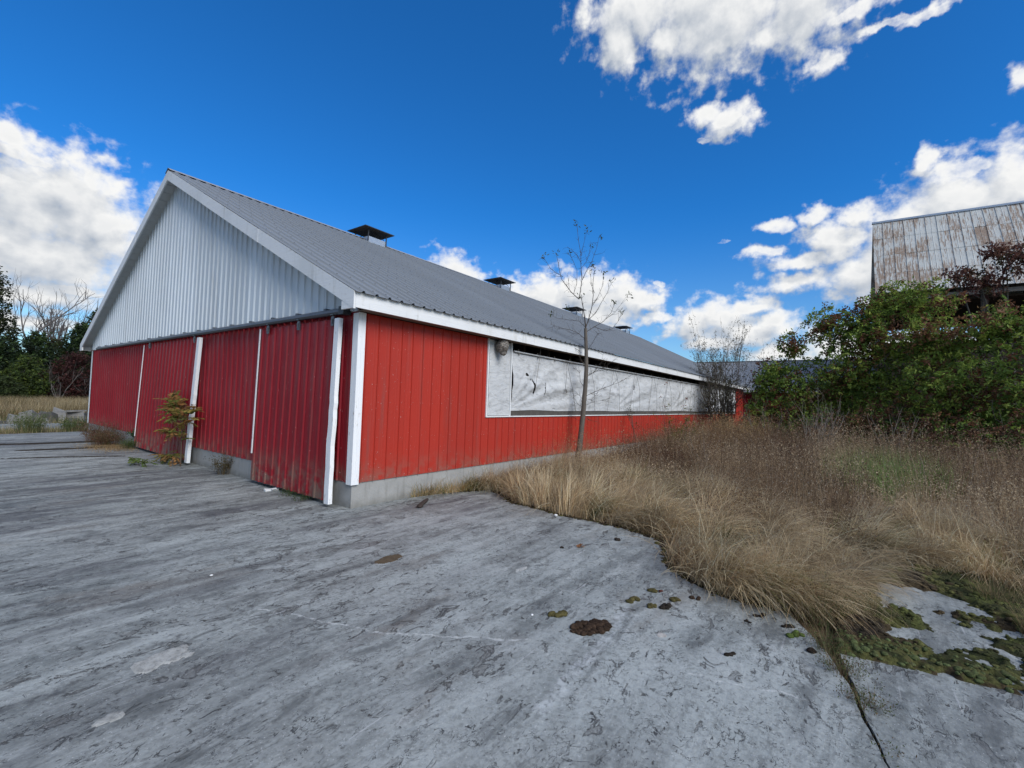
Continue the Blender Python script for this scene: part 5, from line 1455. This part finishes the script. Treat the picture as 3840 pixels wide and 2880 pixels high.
for (px_, py_, r, lab) in [(1.72, -2.3, .028, "white pebble at the broken slab edge"), (-.95, -3.70, .011, "tiny pale stone left of the big brown clod"), (-2.16, -1.2, .012, "tiny white stone on the open slab, left of centre")]:
    V, F = lump(r, 2, .3, 2, (1.2, .9, .5), 7); mb = MB(); mb.add(V, F)
    tag(mb.build("pebble", MAT_WHITEWOOD, smooth=True), lab, "pebble").location = (px_, py_, GZ + r * .3)
# tufts growing in the crack
for (bx_, by_, n, h, lab) in [(.42, -5.42, 260, .50, "tall mixed tuft of grass and weeds at the head of the crack"), (-.02, -5.47, 160, .22, "grass tuft growing down the crack, second from its head"), (-.30, -5.56, 150, .17, "pale grass tuft in the crack, third from its head"),
                              (-.62, -5.66, 130, .12, "small brown tuft in the crack, fourth from its head"), (-.98, -5.735, 50, .05, "smallest dark tuft low in the crack")]:
    weed("crack_tuft", (bx_, by_, GZ - .02), n, h, lab, [(.26, .2, .11), (.12, .11, .05), (.10, .13, .05), (.16, .1, .06)], [(.08, .10, .03), (.12, .08, .04)], .0035, .07 + h * .12, 1.5, "grass tuft", 1, .015)
for (bx_, by_, n, h, lab) in [(1.15, -6.75, 380, .38, "dry grass tuft on the moss at the right edge of the photo"), (1.9, -6.6, 260, .3, "sparse dry tuft rising from the moss behind the bare patch"), (.75, -5.72, 160, .26, "small golden tuft between the crack and the bare slab patch")]:
    weed("grass_tuft", (bx_, by_, GZ - .01), n, h, lab, [(.3, .22, .12), (.2, .15, .08), (.12, .13, .05)], [(.2, .15, .08)], .004, .15, 1.4, "grass tuft", 0)

# dark dirt-filled joints at the far left of the slab
def strip(p, q, w, seed):
    p = np.array(p); q = np.array(q); L_ = np.linalg.norm(q - p); t = (q - p) / L_; nn = np.array([-t[1], t[0]])
    def fn(gx, gy):
        s_ = (gx - p[0]) * t[0] + (gy - p[1]) * t[1]; v = (gx - p[0]) * nn[0] + (gy - p[1]) * nn[1]
        m = 1 - np.abs(v + .12 * (fbm(s_ * 1.3, s_ * 0 + seed, seed, 3) - .5)) / w - np.clip(-s_, 0, 9) * 3 - np.clip(s_ - L_, 0, 9) * 3
        return np.where(m + (fbm(gx * 2.5, gy * 6, seed, 4) - .5) * 1.1 > .15, .012, -1)
    lo = np.minimum(p, q) - .5; hi = np.maximum(p, q) + .5
    heightfield("joint_dirt", "dark dirt filling a joint of the slab at far left", (lo[0], hi[0]), (lo[1], hi[1]), .045, fn, lambda x, y, h: np.full((len(x), 3), .03), MAT_DARKDIRT)
strip((-4.5, 12.1), (-.5, 11.7), .20, 1); strip((-1.9, 10.1), (-.5, 10.0), .15, 2); strip((-2.2, 8.55), (-.9, 7.9), .05, 3)
mb = MB(); n = 2600; X = rng.normal(-.45, .28, n); Y = rng.normal(9.9, .55, n); ok = X < -.05
P = np.stack([X[ok], Y[ok], np.full(ok.sum(), GZ)], 1); n = len(P)
blades(mb, P, rng.uniform(0, 6.28, n), rng.uniform(.06, .18, n), rng.uniform(.9, 1.4, n), rng.uniform(.0, .3, n), np.full(n, .007), pick([(.42, .3, .15), (.3, .2, .1)], n), 3)
tag(mb.build("straw_litter", MAT_GRASS), "flattened straw litter at the foot of the leaning door", kind="stuff")

# ================================================================== RUBBLE, TREE LINE (left)
RUB = [(-1.75, 20.75, .50, .26, .16, "flat dark chunk lying apart left of the rubble heap"), (-.95, 21.3, .34, .30, .34, "leftmost grey chunk of the rubble heap"),
       (-.55, 21.6, .30, .28, .48, "tall tilted chunk second from the left in the rubble heap"), (-.05, 21.8, .34, .3, .40, "rounded broken chunk third from the left in the rubble heap"),
       (.42, 22.2, .26, .26, .52, "upright narrow chunk in the middle of the rubble heap"), (.95, 22.4, .40, .32, .42, "blocky chunk carrying the flat slab piece"),
       (1.5, 22.9, .36, .3, .36, "long grey chunk right of the flat slab piece"), (1.95, 23.2, .3, .3, .44, "dark chunk nearest the barn corner in the rubble heap"),
       (-.25, 21.2, .26, .22, .20, "small low chunk in front of the rubble heap"), (.75, 21.8, .24, .2, .18, "small low chunk before the blocky one")]
for i, (x, y, hx, hy, hz, lab) in enumerate(RUB):
    mb = MB(); J = lambda: random.uniform(-.28, .28)
    top = [(-hx * .7, -hy * .7), (hx * .75, -hy * .8), (hx * .7, hy * .7), (-hx * .8, hy * .7)]
    bot = [(-hx, -hy), (hx, -hy), (hx, hy), (-hx, hy)]
    V = [(px_ * (1 + J()), py_ * (1 + J()), -.05) for px_, py_ in bot] + [(px_ * (1 + J()), py_ * (1 + J()), hz * (1 + J() * .9)) for px_, py_ in top]
    mb.hexa(V)
    V2 = [(p[0] * .5 + hx * .5, p[1] * .6 - hy * .5, p[2] * .55) for p in V]; mb.hexa(V2)
    o = tag(mb.build("rubble_chunk", MAT_STONE if i % 3 else MAT_STONE2), lab, "rubble", "broken concrete heap beyond the slab"); o.location = (x, y, FZ); o.rotation_euler = (0, 0, random.uniform(-.8, .8))
mb = MB(); mb.hexa([(-.34, -.25, 0), (.32, -.2, .03), (.30, .22, .02), (-.28, .25, 0), (-.34, -.25, .06), (.32, -.2, .09), (.30, .22, .08), (-.28, .25, .06)])
tag(mb.build("slab_piece", MAT_STONE), "flat broken slab piece lying on top of the rubble heap", "rubble").location = (.95, 22.3, FZ + .43)

CED = [(.016, .030, .012), (.028, .050, .016), (.045, .075, .02), (.022, .036, .02)]
def far_tree(base, h, w, label, cols, n=2600, leaf=(.28, .14), lum=None, name="tree_line_tree", wts=None, cat="tree"):
    lumps = lum or [(0, 0, h * .55, w * .5, w * .5, h * .42), (w * .22, -.3, h * .35, w * .42, w * .4, h * .3), (-w * .25, .2, h * .4, w * .4, w * .4, h * .32), (0, 0, h * .82, w * .26, w * .26, h * .17), (-w * .1, 0, h * .2, w * .5, w * .5, h * .2)]
    return crown_tree(name, base, lumps, label, cat, n, cols, wts, leaf, 5, 3, (.06, .055, .05), "trees along the far left edge of the field", .10, .2, .45)
far_tree((.9, 60.5, FZ), 13.0, 4.2, "tallest leafy tree at the left edge of the photo", [(.02, .03, .014), (.035, .045, .018), (.05, .055, .022)], 3600)
far_tree((1.0, 56, FZ), 6.0, 4.6, "dark evergreen bush at the far left under the tall tree", CED)
far_tree((3.8, 57, FZ), 6.8, 3.8, "rounded dark green tree right of the yellow-green one", CED)
far_tree((6.9, 58, FZ), 8.0, 4.0, "pointed cedar in the middle of the left tree line", CED, lum=[(0, 0, 2.6, 2.3, 2.0, 2.6), (0, 0, 5.2, 1.5, 1.4, 2.0), (.3, 0, 7.0, .8, .8, 1.2)])
far_tree((5.5, 59, FZ), 6.3, 4.0, "olive-green tree behind the dead branches", [(.035, .045, .016), (.06, .075, .024), (.045, .04, .018)])
far_tree((9.0, 61, FZ), 10.5, 3.6, "leafy tree just left of the barn eave", [(.03, .045, .016), (.05, .065, .022)])
far_tree((11.6, 62, FZ), 11.5, 4.0, "tall tree half hidden behind the barn eave", [(.03, .04, .016), (.045, .055, .02)])
far_tree((2.9, 53.2, FZ), 4.2, 3.0, "bright yellow-green bush before the left tree line", [(.09, .12, .02), (.06, .09, .02), (.035, .055, .018)], 1700, (.24, .12), name="yellow_bush", cat="bush")
far_tree((6.0, 53.5, FZ), 4.9, 3.6, "dark red-leaved bush before the left tree line", [(.055, .02, .018), (.08, .028, .024), (.035, .022, .016)], 2300, (.22, .1), name="red_bush", cat="bush")
far_tree((7.9, 54.5, FZ), 4.2, 3.0, "brown brushy bush by the barn's far corner", [(.06, .04, .028), (.045, .04, .022), (.08, .05, .035)], 1700, (.22, .08), name="brown_bush", cat="bush")
far_tree((4.5, 53.8, FZ), 3.0, 2.6, "low dark bush between the yellow and red bushes", [(.03, .035, .018), (.05, .045, .025)], 1500, (.22, .1), name="dark_bush", cat="bush")
far_tree((1.5, 52.6, FZ), 2.2, 3.8, "lowest green bush at the far left edge of the meadow", [(.05, .07, .022), (.035, .05, .018)], 1200, (.22, .1), name="low_bush", cat="bush")
for i, (x, y, h, lab) in enumerate([(3.8, 62, 12.0, "bare grey dead tree, left of the two in the tree line"), (7.0, 63, 11.8, "bare grey dead tree, right of the two in the tree line")]):
    root = tag(empty("dead_tree", (x, y, FZ)), lab, "tree"); tm = MB()
    for k in range(4):
        a = rng.uniform(0, 6.28)
        branchy(tm, (0, 0, 0), (math.cos(a) * .3, math.sin(a) * .3, 1), h * .56, .20, 4, (.20, .185, .18), .42, None, 6, .18, 3, 5, .62)
    tm.build("trunk", MAT_BARK, root, smooth=True)
for i, (x, y, h, lab) in enumerate([(4.9, 52.3, 4.2, "dead grey shrub standing before the red-leaved bush"), (7.0, 52.6, 4.6, "tangled grey shrub at the right end of the tree line")]):
    root = tag(empty("dead_shrub", (x, y, FZ)), lab, "shrub"); tm = MB()
    for k in range(7):
        a = rng.uniform(0, 6.28)
        branchy(tm, (0, 0, 0), (math.cos(a) * .5, math.sin(a) * .5, 1), h * .5, .045, 2, (.20, .18, .165), .5, None, 5, .15, 3, 4, .6)
    tm.build("stem", MAT_BARK, root, smooth=True)
